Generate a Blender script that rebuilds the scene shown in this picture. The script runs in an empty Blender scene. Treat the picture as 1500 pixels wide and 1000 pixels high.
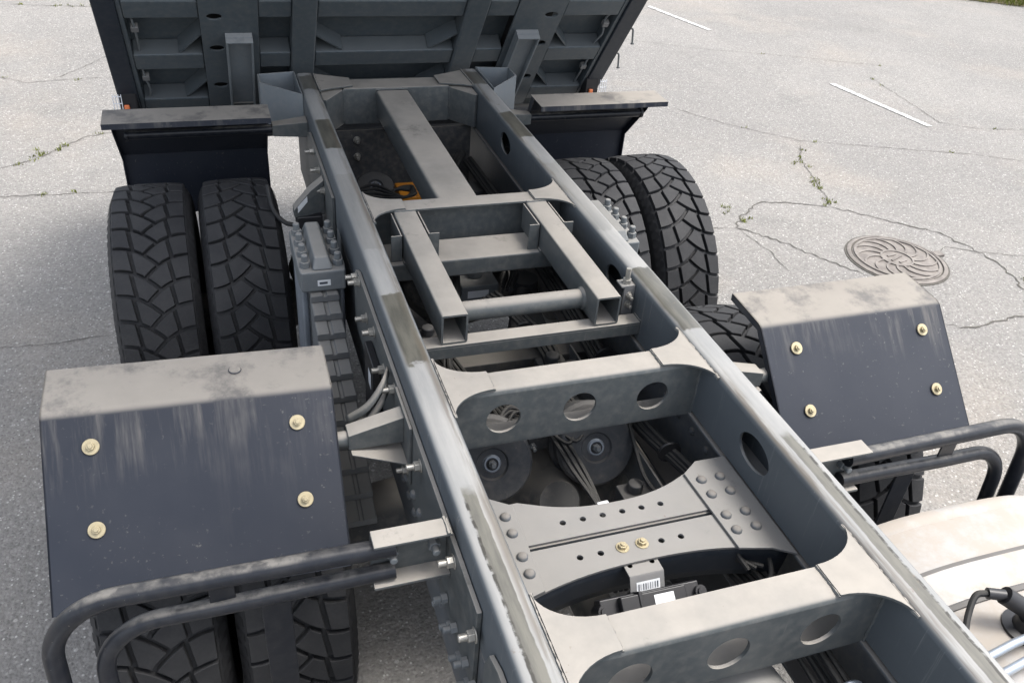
import bpy, bmesh, math, random
from mathutils import Vector, Matrix
R = math.radians
random.seed(7)
scene = bpy.context.scene
COL = scene.collection

# ------------------------------------------------------------------ camera
cam_d = bpy.data.cameras.new('camera')
cam = bpy.data.objects.new('camera', cam_d)
COL.objects.link(cam)
cam_d.sensor_width = 36.0
cam_d.lens = 36.0 * 1253.67 / 1500.0
cam_d.clip_start = 0.05
cam_d.clip_end = 400.0
def cam_matrix(loc, pitch, yaw, roll):
    cy, sy, cp, sp = math.cos(yaw), math.sin(yaw), math.cos(pitch), math.sin(pitch)
    fw = Vector((sy * cp, cy * cp, -sp)); rt = Vector((cy, -sy, 0)); up = rt.cross(fw)
    c, s = math.cos(roll), math.sin(roll)
    r2 = c * rt + s * up; u2 = -s * rt + c * up
    m = Matrix((r2, u2, -fw)).transposed().to_4x4()
    m.translation = loc
    return m
cam.matrix_world = cam_matrix(Vector((-0.80751, -2.7246, 2.58194)), R(34.581), R(21.268), R(5.261))
scene.camera = cam

# ------------------------------------------------------------------ world, sun, exposure
SUN_EL, SUN_AZ = R(68), R(102)      # azimuth clockwise from +Y (towards +X)
world = bpy.data.worlds.new('World'); scene.world = world; world.use_nodes = True
wn = world.node_tree.nodes; wl = world.node_tree.links
for n in list(wn): wn.remove(n)
sky = wn.new('ShaderNodeTexSky'); sky.sky_type = 'NISHITA'; sky.sun_disc = False
sky.sun_elevation = SUN_EL; sky.sun_rotation = SUN_AZ
sky.air_density = 1.0; sky.dust_density = 4.0; sky.ozone_density = 1.0
bg = wn.new('ShaderNodeBackground'); bg.inputs[1].default_value = 0.15
wo = wn.new('ShaderNodeOutputWorld')
# thin bright overcast: the same sky with most of its blue washed out
hs = wn.new('ShaderNodeHueSaturation'); hs.inputs['Saturation'].default_value = 0.42
wl.new(sky.outputs[0], hs.inputs['Color']); wl.new(hs.outputs[0], bg.inputs[0]); wl.new(bg.outputs[0], wo.inputs[0])
sun_d = bpy.data.lights.new('sun', 'SUN'); sun_d.energy = 1.2; sun_d.angle = R(20)
sun_d.color = (1.0, 0.96, 0.9)
sun = bpy.data.objects.new('sun', sun_d); COL.objects.link(sun)
sdir = Vector((math.sin(SUN_AZ) * math.cos(SUN_EL), math.cos(SUN_AZ) * math.cos(SUN_EL), math.sin(SUN_EL)))
sun.rotation_euler = sdir.to_track_quat('Z', 'Y').to_euler()
sun.location = (0, 0, 12)
vs = scene.view_settings
vs.view_transform = 'Standard'; vs.look = 'None'; vs.gamma = 1.0; vs.use_curve_mapping = False
vs.exposure = 1.44

# ------------------------------------------------------------------ material helpers
class NT:
    def __init__(s, name):
        s.m = bpy.data.materials.new(name); s.m.use_nodes = True
        s.t = s.m.node_tree; s.n = s.t.nodes; s.l = s.t.links
        s.b = s.n['Principled BSDF']
    def node(s, typ, **kw):
        n = s.n.new(typ)
        for k, v in kw.items(): setattr(n, k, v)
        return n
    def link(s, a, b): s.l.new(a, b)
    def val(s, sock, v):
        if hasattr(v, 'is_linked') or isinstance(v, bpy.types.NodeSocket): s.l.new(v, sock)
        else: sock.default_value = v
    def noise(s, scale, detail=5, rough=0.6, vec=None, out=0):
        n = s.node('ShaderNodeTexNoise'); n.inputs['Scale'].default_value = scale
        n.inputs['Detail'].default_value = detail; n.inputs['Roughness'].default_value = rough
        if vec is not None: s.link(vec, n.inputs['Vector'])
        return n.outputs[out]
    def ramp(s, fac, lo, hi, a=0.0, b=1.0):
        n = s.node('ShaderNodeMapRange', interpolation_type='SMOOTHSTEP')
        s.link(fac, n.inputs[0]); n.inputs[1].default_value = lo; n.inputs[2].default_value = hi
        n.inputs[3].default_value = a; n.inputs[4].default_value = b
        return n.outputs[0]
    def math(s, op, a, b=None, clamp=False):
        n = s.node('ShaderNodeMath', operation=op, use_clamp=clamp)
        s.val(n.inputs[0], a)
        if b is not None: s.val(n.inputs[1], b)
        return n.outputs[0]
    def mix(s, fac, a, b):
        n = s.node('ShaderNodeMix', data_type='RGBA')
        s.val(n.inputs[0], fac)
        for i, v in ((6, a), (7, b)):
            if isinstance(v, bpy.types.NodeSocket): s.link(v, n.inputs[i])
            else: n.inputs[i].default_value = (v[0], v[1], v[2], 1)
        return n.outputs[2]
    def coords(s, stretch=None):
        tc = s.node('ShaderNodeTexCoord')
        if stretch is None: return tc.outputs['Object']
        mp = s.node('ShaderNodeMapping'); mp.inputs['Scale'].default_value = stretch
        s.link(tc.outputs['Object'], mp.inputs['Vector']); return mp.outputs[0]
    def normal_z(s):
        g = s.node('ShaderNodeNewGeometry'); x = s.node('ShaderNodeSeparateXYZ')
        s.link(g.outputs['Normal'], x.inputs[0]); return x.outputs[2]
    def bump(s, h, strength=0.3, dist=0.002):
        b = s.node('ShaderNodeBump'); b.inputs['Strength'].default_value = strength
        b.inputs['Distance'].default_value = dist
        s.link(h, b.inputs['Height']); s.link(b.outputs[0], s.b.inputs['Normal'])
    def done(s, color, rough=0.5, metal=0.0, spec=0.5):
        s.val(s.b.inputs['Base Color'], color if isinstance(color, bpy.types.NodeSocket) else (*color, 1))
        s.val(s.b.inputs['Roughness'], rough); s.val(s.b.inputs['Metallic'], metal)
        s.b.inputs['Specular IOR Level'].default_value = spec
        return s.m

DUST = (0.335, 0.310, 0.275)
def painted(name, base, rough=0.5, dust=0.85, dust_col=DUST, side_dust=0.12, streak=True, metal=0.0, lo=0.45, hi=0.95, crust=False, chips=0.5):
    """paint with road dust that has settled on the faces that look up"""
    t = NT(name)
    nz = t.normal_z()
    up = t.ramp(nz, lo, hi)
    co = t.coords()
    n1 = t.noise(4.0, 6, 0.65, co); n2 = t.noise(38.0, 4, 0.6, co)
    patch = t.math('MULTIPLY', t.ramp(n2, 0.36, 0.60, 0.35, 1.0), t.ramp(n1, 0.42, 0.62, 0.25, 1.0)) if crust else t.ramp(n1, 0.25, 0.62, 0.66, 1.0)
    m = t.math('MULTIPLY', t.math('MULTIPLY', up, patch), dust)
    side = t.math('MULTIPLY', t.ramp(n2, 0.35, 0.8), side_dust)
    m = t.math('MAXIMUM', m, side)
    if streak:
        st = t.noise(1.0, 4, 0.7, t.coords((46, 46, 3.2)))
        m = t.math('MAXIMUM', m, t.math('MULTIPLY', t.ramp(st, 0.62, 0.8), side_dust * 1.7))
    v = t.mix(t.noise(2.3, 4, 0.6, co), tuple(c * 0.8 for c in base), tuple(min(1, c * 1.22) for c in base))
    dc = t.mix(t.noise(11, 4, 0.6, co), tuple(c * 0.86 for c in dust_col), tuple(c * 1.12 for c in dust_col))
    col = t.mix(m, v, dc)
    # stone chips, rust freckles and faint oily stains
    ch = t.math('MULTIPLY', t.ramp(t.noise(75, 3, 0.65, co), 0.70, 0.745), chips)
    col = t.mix(ch, col, t.mix(t.ramp(n1, 0.4, 0.6), (0.11, 0.065, 0.04), (0.30, 0.29, 0.27)))
    oil = t.math('MULTIPLY', t.ramp(t.noise(6.5, 6, 0.72, co), 0.60, 0.68), 0.30)
    col = t.mix(oil, col, tuple(c * 0.55 for c in base))
    mm = t.node('ShaderNodeMapRange'); t.link(m, mm.inputs[0]); mm.inputs[3].default_value = rough; mm.inputs[4].default_value = 0.9
    t.bump(n2, 0.12, 0.002)
    return t.done(col, mm.outputs[0], metal, 0.35)

def plain(name, col, rough=0.5, metal=0.0, var=0.25, scale=14, spec=0.5):
    t = NT(name)
    f = t.noise(scale, 5, 0.6, t.coords())
    c = t.mix(f, tuple(x * (1 - var) for x in col), tuple(min(1, x * (1 + var)) for x in col))
    return t.done(c, rough, metal, spec)

M = {}
GREY = (0.074, 0.083, 0.086)
M['frame'] = painted('frame_paint', GREY, 0.45, 0.92, side_dust=0.17)
M['post'] = painted('primer_sunlit_grey', (0.165, 0.188, 0.205), 0.5, 0.4, side_dust=0.2)
M['frame_low'] = painted('frame_paint_lower', (0.085, 0.095, 0.105), 0.55, 0.7, (0.25, 0.225, 0.195), 0.3)
M['bed'] = painted('body_underside_paint', (0.070, 0.086, 0.098), 0.40, 0.30, (0.22, 0.21, 0.19), 0.20, lo=0.3, hi=1.0)
M['bed_dark'] = painted('body_side_paint', (0.020, 0.026, 0.036), 0.4, 0.3, (0.2, 0.19, 0.17), 0.08)
M['black_pipe'] = painted('black_pipe_paint', (0.010, 0.012, 0.017), 0.30, 0.62, (0.26, 0.245, 0.22), 0.05, streak=False, lo=0.66, hi=0.97, crust=True)
M['under'] = painted('underbody_grime', (0.045, 0.047, 0.05), 0.65, 0.55, (0.21, 0.19, 0.16), 0.35)
M['chamber'] = painted('chamber_paint', (0.04, 0.044, 0.05), 0.5, 0.4, (0.17, 0.155, 0.135), 0.25)
M['cast'] = painted('cast_iron_paint', (0.13, 0.145, 0.155), 0.5, 0.75, (0.27, 0.26, 0.24), 0.25)
M['spring'] = painted('spring_steel', (0.115, 0.122, 0.128), 0.6, 0.8, (0.235, 0.228, 0.212), 0.3)
M['rod'] = plain('plated_rod', (0.34, 0.38, 0.43), 0.38, 0.6)
M['zinc'] = plain('zinc_bolt', (0.40, 0.385, 0.35), 0.45, 0.7, 0.35, 40)
M['brass'] = plain('yellow_zinc', (0.40, 0.345, 0.225), 0.52, 0.5, 0.35, 60)
M['hose'] = painted('rubber_hose', (0.014, 0.015, 0.017), 0.5, 0.5, (0.085, 0.08, 0.07), 0.12, streak=False)
M['liner'] = plain('grey_rubber_liner', (0.12, 0.115, 0.11), 0.8)
M['label'] = plain('white_label', (0.68, 0.7, 0.72), 0.5, 0, 0.06)
M['ink'] = plain('label_ink', (0.07, 0.08, 0.1), 0.6)
M['plastic'] = plain('black_plastic', (0.018, 0.018, 0.02), 0.42)
M['orange'] = plain('orange_paint', (0.62, 0.24, 0.02), 0.5)
M['white_wire'] = plain('white_wire', (0.75, 0.76, 0.78), 0.5, 0, 0.05)
M['lens'] = plain('orange_lens', (0.75, 0.20, 0.07), 0.25, 0, 0.1)
M['red'] = plain('red_lens', (0.5, 0.04, 0.03), 0.25, 0, 0.1)
M['galv'] = painted('galvanised_plate', (0.17, 0.172, 0.175), 0.5, 0.6, (0.27, 0.256, 0.232), 0.3, metal=0.15, streak=False)
M['dark'] = plain('recess_shade_black', (0.012, 0.012, 0.013), 0.8)  # near-black colour that stands for the shade inside holes and slots
M['rim'] = painted('rim_paint', (0.16, 0.16, 0.16), 0.5, 0.4, DUST, 0.3)

def rail_mat():
    t = NT('subframe_rail_paint')
    co = t.coords(); nz = t.normal_z()
    sx = t.node('ShaderNodeSeparateXYZ'); t.link(co, sx.inputs[0])
    n1 = t.noise(5.0, 6, 0.65, co); n2 = t.noise(40, 4, 0.6, co)
    up = t.ramp(nz, 0.5, 0.97)
    ly = t.noise(1.0, 5, 0.65, t.coords((14, 1.6, 14)))
    m = t.math('MULTIPLY', up, t.ramp(ly, 0.25, 0.75, 0.45, 0.9))
    st = t.noise(1.0, 4, 0.7, t.coords((70, 70, 2.6)))
    m = t.math('MAXIMUM', m, t.math('MULTIPLY', t.ramp(st, 0.58, 0.76), 0.36))
    v = t.mix(n1, (0.062, 0.074, 0.084), (0.092, 0.106, 0.118))
    col = t.mix(m, v, t.mix(n1, (0.30, 0.305, 0.30), (0.40, 0.385, 0.36)))
    # grease and rub marks left by the body beams, at fixed places along the rail
    wob = t.math('MULTIPLY_ADD', t.noise(14, 4, 0.6, co), 0.09); t.n[-1].inputs[2].default_value = -0.045
    yy = t.math('ADD', sx.outputs[1], wob)
    tot = None
    for (a, b, k) in ((0.39, 0.69, 0.95), (-1.03, -0.67, 0.92), (1.05, 1.24, 0.8), (-0.42, 0.15, 0.22)):
        w = t.math('MULTIPLY', t.ramp(yy, a, a + 0.008), t.ramp(yy, b - 0.008, b, 1.0, 0.0))
        w = t.math('MULTIPLY', w, k)
        tot = w if tot is None else t.math('MAXIMUM', tot, w)
    xa = t.math('ABSOLUTE', sx.outputs[0])
    edge = t.math('MULTIPLY', t.ramp(t.math('ADD', xa, t.math('MULTIPLY', wob, 0.15)), 0.355, 0.366), t.ramp(xa, 0.416, 0.428, 1.0, 0.0))
    tot = t.math('MULTIPLY', t.math('MULTIPLY', tot, up), edge)
    lines = t.noise(1.0, 4, 0.65, t.coords((45, 6, 1)))
    gc = t.mix(t.ramp(lines, 0.35, 0.65), (0.060, 0.058, 0.047), (0.110, 0.105, 0.085))
    col = t.mix(tot, col, gc)
    wx = t.math('ADD', xa, t.math('MULTIPLY', wob, 0.12))
    bd = t.math('MULTIPLY', t.math('MULTIPLY', t.ramp(wx, 0.378, 0.381), t.ramp(wx, 0.405, 0.410, 1.0, 0.0)), t.math('MULTIPLY', t.ramp(yy, -1.50, -1.46, 1.0, 0.0), up))
    col = t.mix(t.math('MULTIPLY', bd, 0.85), col, gc)
    be = t.math('MULTIPLY', t.math('MULTIPLY', t.ramp(wx, 0.402, 0.405), t.ramp(wx, 0.409, 0.412, 1.0, 0.0)), t.math('MULTIPLY', t.ramp(yy, -1.52, -1.50, 1.0, 0.0), up))
    col = t.mix(t.math('MULTIPLY', be, t.ramp(n2, 0.35, 0.55)), col, (0.04, 0.038, 0.033))
    gl = t.math('MULTIPLY', t.ramp(xa, 0.352, 0.360), t.ramp(xa, 0.366, 0.384, 1.0, 0.0))
    gl = t.math('MULTIPLY', gl, t.ramp(t.noise(1.0, 5, 0.7, t.coords((30, 2.0, 30))), 0.42, 0.60, 0.0, 0.75))
    col = t.mix(gl, col, (0.105, 0.088, 0.068))
    # bare scuffed spots and rust freckles
    sp = t.math('MULTIPLY', t.ramp(t.noise(16, 5, 0.7, co), 0.66, 0.72), up)
    col = t.mix(t.math('MULTIPLY', sp, 0.55), col, (0.16, 0.12, 0.09))
    ro = t.mix(m, (0.4, 0.4, 0.4), (0.75, 0.75, 0.75))
    rr = t.node('ShaderNodeMapRange'); t.link(tot, rr.inputs[0]); rr.inputs[3].default_value = 0.6; rr.inputs[4].default_value = 0.35
    t.bump(n2, 0.15, 0.002)
    return t.done(col, rr.outputs[0])
M['rail'] = rail_mat()

def fender_mat():
    t = NT('fender_sheet_paint')
    gp = t.node('ShaderNodeNewGeometry'); co = gp.outputs['Position']; nz = t.normal_z()
    up = t.ramp(nz, 0.74, 0.99)
    n1 = t.noise(5.5, 7, 0.72, co); n2 = t.noise(85, 3, 0.6, co); n3 = t.noise(2.2, 4, 0.6, co)
    m = t.math('MULTIPLY', up, t.ramp(n1, 0.33, 0.52, 0.45, 0.96))
    mp = t.node('ShaderNodeMapping'); mp.inputs['Scale'].default_value = (26, 2.2, 2.2); t.link(co, mp.inputs['Vector'])
    run = t.noise(1.0, 5, 0.7, mp.outputs[0])
    g = t.node('ShaderNodeSeparateXYZ'); t.link(co, g.inputs[0])
    runs = t.math('MULTIPLY', t.ramp(run, 0.40, 0.78), t.ramp(g.outputs[2], 1.10, 1.275, 0.05, 0.55))
    runs = t.math('MULTIPLY', runs, t.ramp(t.noise(3.0, 4, 0.6, co), 0.35, 0.65, 0.15, 1.0))
    sp = t.math('MULTIPLY', t.ramp(n2, 0.63, 0.72), t.ramp(n3, 0.38, 0.6, 0.06, 0.32))
    film = t.ramp(n3, 0.3, 0.7, 0.01, 0.05)
    m = t.math('MAXIMUM', t.math('MAXIMUM', m, runs), t.math('MAXIMUM', sp, film))
    base = t.mix(n3, (0.009, 0.013, 0.0225), (0.0135, 0.019, 0.032))
    dc = t.mix(t.noise(3.1, 5, 0.7, co), (0.20, 0.185, 0.165), (0.31, 0.288, 0.255))
    col = t.mix(m, base, dc)
    rr = t.node('ShaderNodeMapRange'); t.link(m, rr.inputs[0]); rr.inputs[3].default_value = 0.5; rr.inputs[4].default_value = 0.9
    t.bump(n1, 0.10, 0.004)
    return t.done(col, rr.outputs[0], 0, 0.3)
M['fender'] = fender_mat()

def tyre_mat():
    t = NT('tyre_rubber')
    co = t.coords()
    n1 = t.noise(7, 5, 0.65, co); n2 = t.noise(120, 3, 0.6, co)
    m = t.math('MULTIPLY', t.ramp(n1, 0.3, 0.7, 0.25, 0.8), t.ramp(n2, 0.3, 0.7, 0.6, 1.0))
    col = t.mix(m, (0.011, 0.012, 0.0145), (0.040, 0.040, 0.041))
    t.bump(n2, 0.25, 0.001)
    return t.done(col, 0.72, 0, 0.4)
M['tyre'] = tyre_mat()

def tank_mat():
    t = NT('dusty_aluminium')
    co = t.coords(); nz = t.normal_z()
    n1 = t.noise(9, 6, 0.7, co)
    m = t.math('MULTIPLY', t.ramp(nz, 0.1, 0.9), t.ramp(n1, 0.30, 0.62, 0.3, 0.95))
    col = t.mix(m, (0.40, 0.405, 0.41), (0.34, 0.305, 0.265))
    rr = t.node('ShaderNodeMapRange'); t.link(m, rr.inputs[0]); rr.inputs[3].default_value = 0.33; rr.inputs[4].default_value = 0.85
    me = t.node('ShaderNodeMapRange'); t.link(m, me.inputs[0]); me.inputs[3].default_value = 0.35; me.inputs[4].default_value = 0.0
    t.bump(n1, 0.1, 0.003)
    return t.done(col, rr.outputs[0], me.outputs[0])
M['tank'] = tank_mat()

def asphalt_mat():
    t = NT('worn_asphalt')
    co = t.coords()
    big = t.noise(0.35, 5, 0.6, co); mid = t.noise(2.2, 6, 0.65, co); fine = t.noise(70, 4, 0.7, co)
    vo = t.node('ShaderNodeTexVoronoi'); vo.inputs['Scale'].default_value = 85; t.link(co, vo.inputs['Vector'])
    vc = t.node('ShaderNodeSeparateColor'); t.link(vo.outputs['Color'], vc.inputs[0])
    vo2 = t.node('ShaderNodeTexVoronoi'); vo2.inputs['Scale'].default_value = 34; t.link(co, vo2.inputs['Vector'])
    vc2 = t.node('ShaderNodeSeparateColor'); t.link(vo2.outputs['Color'], vc2.inputs[0])
    base = t.mix(t.ramp(big, 0.35, 0.65), (0.184, 0.177, 0.167), (0.236, 0.226, 0.211))
    base = t.mix(t.ramp(mid, 0.3, 0.7, 0, 0.5), base, (0.185, 0.180, 0.173))
    base = t.mix(t.ramp(t.noise(0.6, 4, 0.6, co), 0.5, 0.72, 0, 0.55), base, (0.275, 0.245, 0.21))
    base = t.mix(t.ramp(t.noise(0.8, 5, 0.65, co), 0.58, 0.70, 0, 0.35), base, (0.12, 0.117, 0.112))
    # aggregate: each stone its own grey, some nearly white
    st = t.mix(vc.outputs[0], (0.085, 0.083, 0.080), (0.37, 0.36, 0.34))
    base = t.mix(t.ramp(vo.outputs['Distance'], 0.25, 0.6, 0.5, 0.15), base, st)
    bright = t.math('MULTIPLY', t.ramp(vc.outputs[1], 0.90, 0.92), t.ramp(vo.outputs['Distance'], 0.28, 0.42, 1, 0))
    bright2 = t.math('MULTIPLY', t.ramp(vc2.outputs[1], 0.955, 0.97), t.ramp(vo2.outputs['Distance'], 0.22, 0.34, 1, 0))
    base = t.mix(t.math('MULTIPLY', t.math('MAXIMUM', bright, t.math('MULTIPLY', bright2, 0.6)), 0.62), base, (0.58, 0.57, 0.54))
    pit = t.ramp(fine, 0.36, 0.22)
    base = t.mix(t.math('MULTIPLY', pit, 0.6), base, (0.05, 0.05, 0.05))
    h = t.math('ADD', t.math('MULTIPLY', vo.outputs['Distance'], -0.6), fine)
    t.bump(h, 0.8, 0.008)
    return t.done(base, 0.9, 0, 0.25)
M['asphalt'] = asphalt_mat()
M['crack'] = plain('crack_dirt', (0.10, 0.095, 0.085), 0.95, 0, 0.5, 30, 0.1)
M['sand'] = plain('sandy_dirt', (0.27, 0.235, 0.19), 0.95, 0, 0.25, 18, 0.1)
M['weed'] = plain('weed_leaf', (0.13, 0.15, 0.03), 0.7, 0, 0.4, 6, 0.2)
M['soil'] = plain('verge_soil', (0.13, 0.11, 0.075), 0.95, 0, 0.4, 9, 0.1)
def mark_mat():
    t = NT('worn_road_paint')
    co = t.coords()
    w = t.ramp(t.noise(26, 5, 0.7, co), 0.44, 0.54)
    return t.done(t.mix(w, (0.25, 0.245, 0.235), (0.62, 0.62, 0.61)), 0.8)
M['mark'] = mark_mat()
def iron_mat():
    t = NT('manhole_iron')
    co = t.coords(); n = t.noise(12, 6, 0.7, co)
    t.bump(t.noise(60, 4, 0.6, co), 0.3, 0.003)
    return t.done(t.mix(t.ramp(n, 0.3, 0.7), (0.13, 0.116, 0.105), (0.225, 0.205, 0.185)), 0.75, 0.15)
M['iron'] = iron_mat()

# ------------------------------------------------------------------ mesh helpers
class MB:
    """collects verts and faces, then links them as ONE mesh object"""
    def __init__(s): s.v = []; s.f = []
    def add(s, vs, fs):
        o = len(s.v); s.v += [tuple(p) for p in vs]; s.f += [tuple(i + o for i in f) for f in fs]; return s
    def box(s, x0, x1, y0, y1, z0, z1):
        vs = [(x, y, z) for x in (x0, x1) for y in (y0, y1) for z in (z0, z1)]
        return s.add(vs, [(0, 1, 3, 2), (4, 6, 7, 5), (0, 4, 5, 1), (2, 3, 7, 6), (0, 2, 6, 4), (1, 5, 7, 3)])
    def hexa(s, a, b):
        """a, b: two quads (4 points each, same winding)"""
        return s.add(list(a) + list(b), [(3, 2, 1, 0), (4, 5, 6, 7), (0, 1, 5, 4), (1, 2, 6, 5), (2, 3, 7, 6), (3, 0, 4, 7)])
    def prism(s, pts, d):
        """closed 3D outline swept by vector d"""
        n = len(pts); d = Vector(d)
        vs = [Vector(p) for p in pts] + [Vector(p) + d for p in pts]
        fs = [tuple(range(n - 1, -1, -1)), tuple(range(n, 2 * n))] + [(i, (i + 1) % n, n + (i + 1) % n, n + i) for i in range(n)]
        return s.add(vs, fs)
    def frame_at(s, t):
        t = Vector(t).normalized(); a = Vector((0, 0, 1)) if abs(t.z) < 0.9 else Vector((1, 0, 0))
        u = t.cross(a).normalized(); return u, t.cross(u).normalized()
    def tube(s, path, r, n=12, caps=True, radii=None):
        P = [Vector(p) for p in path]; o = len(s.v); u = None
        for i, p in enumerate(P):
            t = (P[min(i + 1, len(P) - 1)] - P[max(i - 1, 0)]).normalized()
            if u is None: u, w = s.frame_at(t)
            else:
                u = (u - t * u.dot(t)).normalized(); w = t.cross(u)
            rr = radii[i] if radii else r
            for k in range(n):
                a = 2 * math.pi * k / n; s.v.append(tuple(p + u * rr * math.cos(a) + w * rr * math.sin(a)))
        for i in range(len(P) - 1):
            for k in range(n):
                a = o + i * n + k; b = o + i * n + (k + 1) % n
                s.f.append((a, b, b + n, a + n))
        if caps:
            s.f.append(tuple(o + k for k in range(n - 1, -1, -1)))
            s.f.append(tuple(o + (len(P) - 1) * n + k for k in range(n)))
        return s
    def cyl(s, a, b, r, n=16, r2=None): return s.tube([a, b], r, n, True, [r, r if r2 is None else r2])
    def lathe(s, prof, origin, axis, n=32, ref=None, close=False):
        """prof: list of (radius, height along axis)"""
        ax = Vector(axis).normalized(); u, w = s.frame_at(ax); o = len(s.v); O = Vector(origin)
        for (r, h) in prof:
            for k in range(n):
                a = 2 * math.pi * k / n; s.v.append(tuple(O + ax * h + u * r * math.cos(a) + w * r * math.sin(a)))
        for i in range(len(prof) - 1):
            for k in range(n):
                a = o + i * n + k; b = o + i * n + (k + 1) % n
                s.f.append((a, b, b + n, a + n))
        if not close:
            if prof[0][0] > 1e-5: s.f.append(tuple(o + k for k in range(n - 1, -1, -1)))
            if prof[-1][0] > 1e-5: s.f.append(tuple(o + (len(prof) - 1) * n + k for k in range(n)))
        return s
    def plate(s, outer, holes, origin, ax, ay, thick):
        """flat plate with holes: 2D loops on axes ax, ay, thickened along ax x ay"""
        ax = Vector(ax); ay = Vector(ay); O = Vector(origin); nz = ax.cross(ay).normalized() * thick
        bm = bmesh.new(); edges = []
        for lp in [outer] + holes:
            vs = [bm.verts.new((p[0], p[1], 0)) for p in lp]
            edges += [bm.edges.new((vs[i], vs[(i + 1) % len(vs)])) for i in range(len(vs))]
        bmesh.ops.triangle_fill(bm, use_beauty=True, edges=edges, normal=(0, 0, 1))
        bm.verts.index_update()
        flat = [v.co.copy() for v in bm.verts]; n = len(flat)
        fs = [tuple(v.index for v in f.verts) for f in bm.faces]
        bm.free()
        top = [O + ax * p.x + ay * p.y for p in flat]
        o = len(s.v)
        s.v += [tuple(p + nz) for p in top] + [tuple(p) for p in top]
        for f in fs:
            s.f.append(tuple(o + i for i in f)); s.f.append(tuple(o + n + i for i in reversed(f)))
        k = o
        for lp in [outer] + holes:
            m = len(lp)
            for i in range(m):
                a, b = k + i, k + (i + 1) % m
                s.f.append((a, b, b + n, a + n))
            k += m
        return s
    def build(s, name, mat, parent=None, bevel=0.0, smooth=35, seg=2):
        me = bpy.data.meshes.new(name); me.from_pydata(s.v, [], s.f)
        bm = bmesh.new(); bm.from_mesh(me); bmesh.ops.recalc_face_normals(bm, faces=bm.faces); bm.to_mesh(me); bm.free()
        me.materials.append(M[mat] if isinstance(mat, str) else mat)
        if smooth:
            me.shade_smooth(); me.set_sharp_from_angle(angle=R(smooth))
        o = bpy.data.objects.new(name, me); COL.objects.link(o)
        if parent is not None: o.parent = parent
        if bevel:
            b = o.modifiers.new('bevel', 'BEVEL'); b.width = bevel; b.segments = seg; b.limit_method = 'ANGLE'; b.angle_limit = R(40)
            b.harden_normals = True
        return o
def circ(cx, cy, r, n=28, ry=None):
    return [(cx + r * math.cos(2 * math.pi * k / n), cy + (ry or r) * math.sin(2 * math.pi * k / n)) for k in range(n)]
def smooth_path(pts, k=8):
    """Catmull-Rom through the points"""
    P = [Vector(p) for p in pts]; P = [2 * P[0] - P[1]] + P + [2 * P[-1] - P[-2]]; out = []
    for i in range(1, len(P) - 2):
        for j in range(k):
            t = j / k
            out.append(0.5 * ((2 * P[i]) + (-P[i - 1] + P[i + 1]) * t + (2 * P[i - 1] - 5 * P[i] + 4 * P[i + 1] - P[i + 2]) * t * t + (-P[i - 1] + 3 * P[i] - 3 * P[i + 1] + P[i + 2]) * t ** 3))
    out.append(P[-2]); return out
def bend(pts, rad, k=7):
    """polyline with rounded corners"""
    P = [Vector(p) for p in pts]; out = [P[0]]
    for i in range(1, len(P) - 1):
        a = (P[i - 1] - P[i]).normalized(); b = (P[i + 1] - P[i]).normalized()
        ang = a.angle(b); d = rad / math.tan(ang / 2)
        s0 = P[i] + a * d; c = P[i] + (a + b).normalized() * (rad / math.sin(ang / 2))
        v0 = s0 - c; v1 = P[i] + b * d - c; q = v0.rotation_difference(v1)
        for j in range(k + 1):
            r = v0.copy(); from_q = q.copy(); r.rotate(Matrix.Identity(3).to_quaternion().slerp(from_q, j / k)); out.append(c + r)
    out.append(P[-1]); return out
def empty(name, loc=(0, 0, 0), parent=None):
    o = bpy.data.objects.new(name, None); COL.objects.link(o); o.location = loc
    o.empty_display_size = 0.2
    if parent is not None: o.parent = parent
    return o
def inst(src, parent, loc, direction=None, scale=1.0, spin=0.0):
    """a copy of a small piece (bolt, rivet) with its +Z along direction"""
    o = src.copy(); COL.objects.link(o); o.parent = parent
    q = Vector(direction or (0, 0, 1)).normalized().to_track_quat('Z', 'Y')
    from mathutils import Quaternion
    q = q @ Quaternion((0, 0, 1), spin)
    o.rotation_mode = 'QUATERNION'; o.rotation_quaternion = q; o.location = loc; o.scale = (scale,) * 3
    return o
def used(src):  # the template piece itself is never shown
    bpy.data.objects.remove(src)
def tag(o, label=None, cat=None, group=None, kind=None):
    if label: o['label'] = label
    if cat: o['category'] = cat
    if group: o['group'] = group
    if kind: o['kind'] = kind
    return o

# small piece templates ------------------------------------------------------
def hexagon(r, h0, h1, mb, o=(0, 0, 0)):
    mb.prism([(r * math.cos(R(60 * k)), r * math.sin(R(60 * k)), h0) for k in range(6)], (0, 0, h1 - h0)); return mb
def t_bolt():
    m = MB(); hexagon(0.0095, 0.0, 0.0085, m); m.lathe([(0.0055, 0.0085), (0.005, 0.012), (0, 0.012)], (0, 0, 0), (0, 0, 1), 10)
    return m.build('bolt', 'brass', None, 0.001)
def t_washer():
    m = MB(); m.lathe([(0.0185, 0.0), (0.0185, 0.002), (0.0175, 0.003), (0, 0.003)], (0, 0, 0), (0, 0, 1), 24); return m.build('washer', 'brass')
def t_stud():
    m = MB(); m.lathe([(0.017, 0), (0.017, 0.003), (0, 0.003)], (0, 0, 0), (0, 0, 1), 16); hexagon(0.0135, 0.003, 0.017, m)
    m.lathe([(0.008, 0.017), (0.008, 0.034), (0.0065, 0.036), (0, 0.036)], (0, 0, 0), (0, 0, 1), 12); return m.build('bolt', 'zinc', None, 0.0012)
def t_rivet():
    m = MB(); m.lathe([(0.0135, 0), (0.0128, 0.004), (0.010, 0.0075), (0.0055, 0.0097), (0, 0.0105)], (0, 0, 0), (0, 0, 1), 16); return m.build('rivet', 'frame_low')
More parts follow.
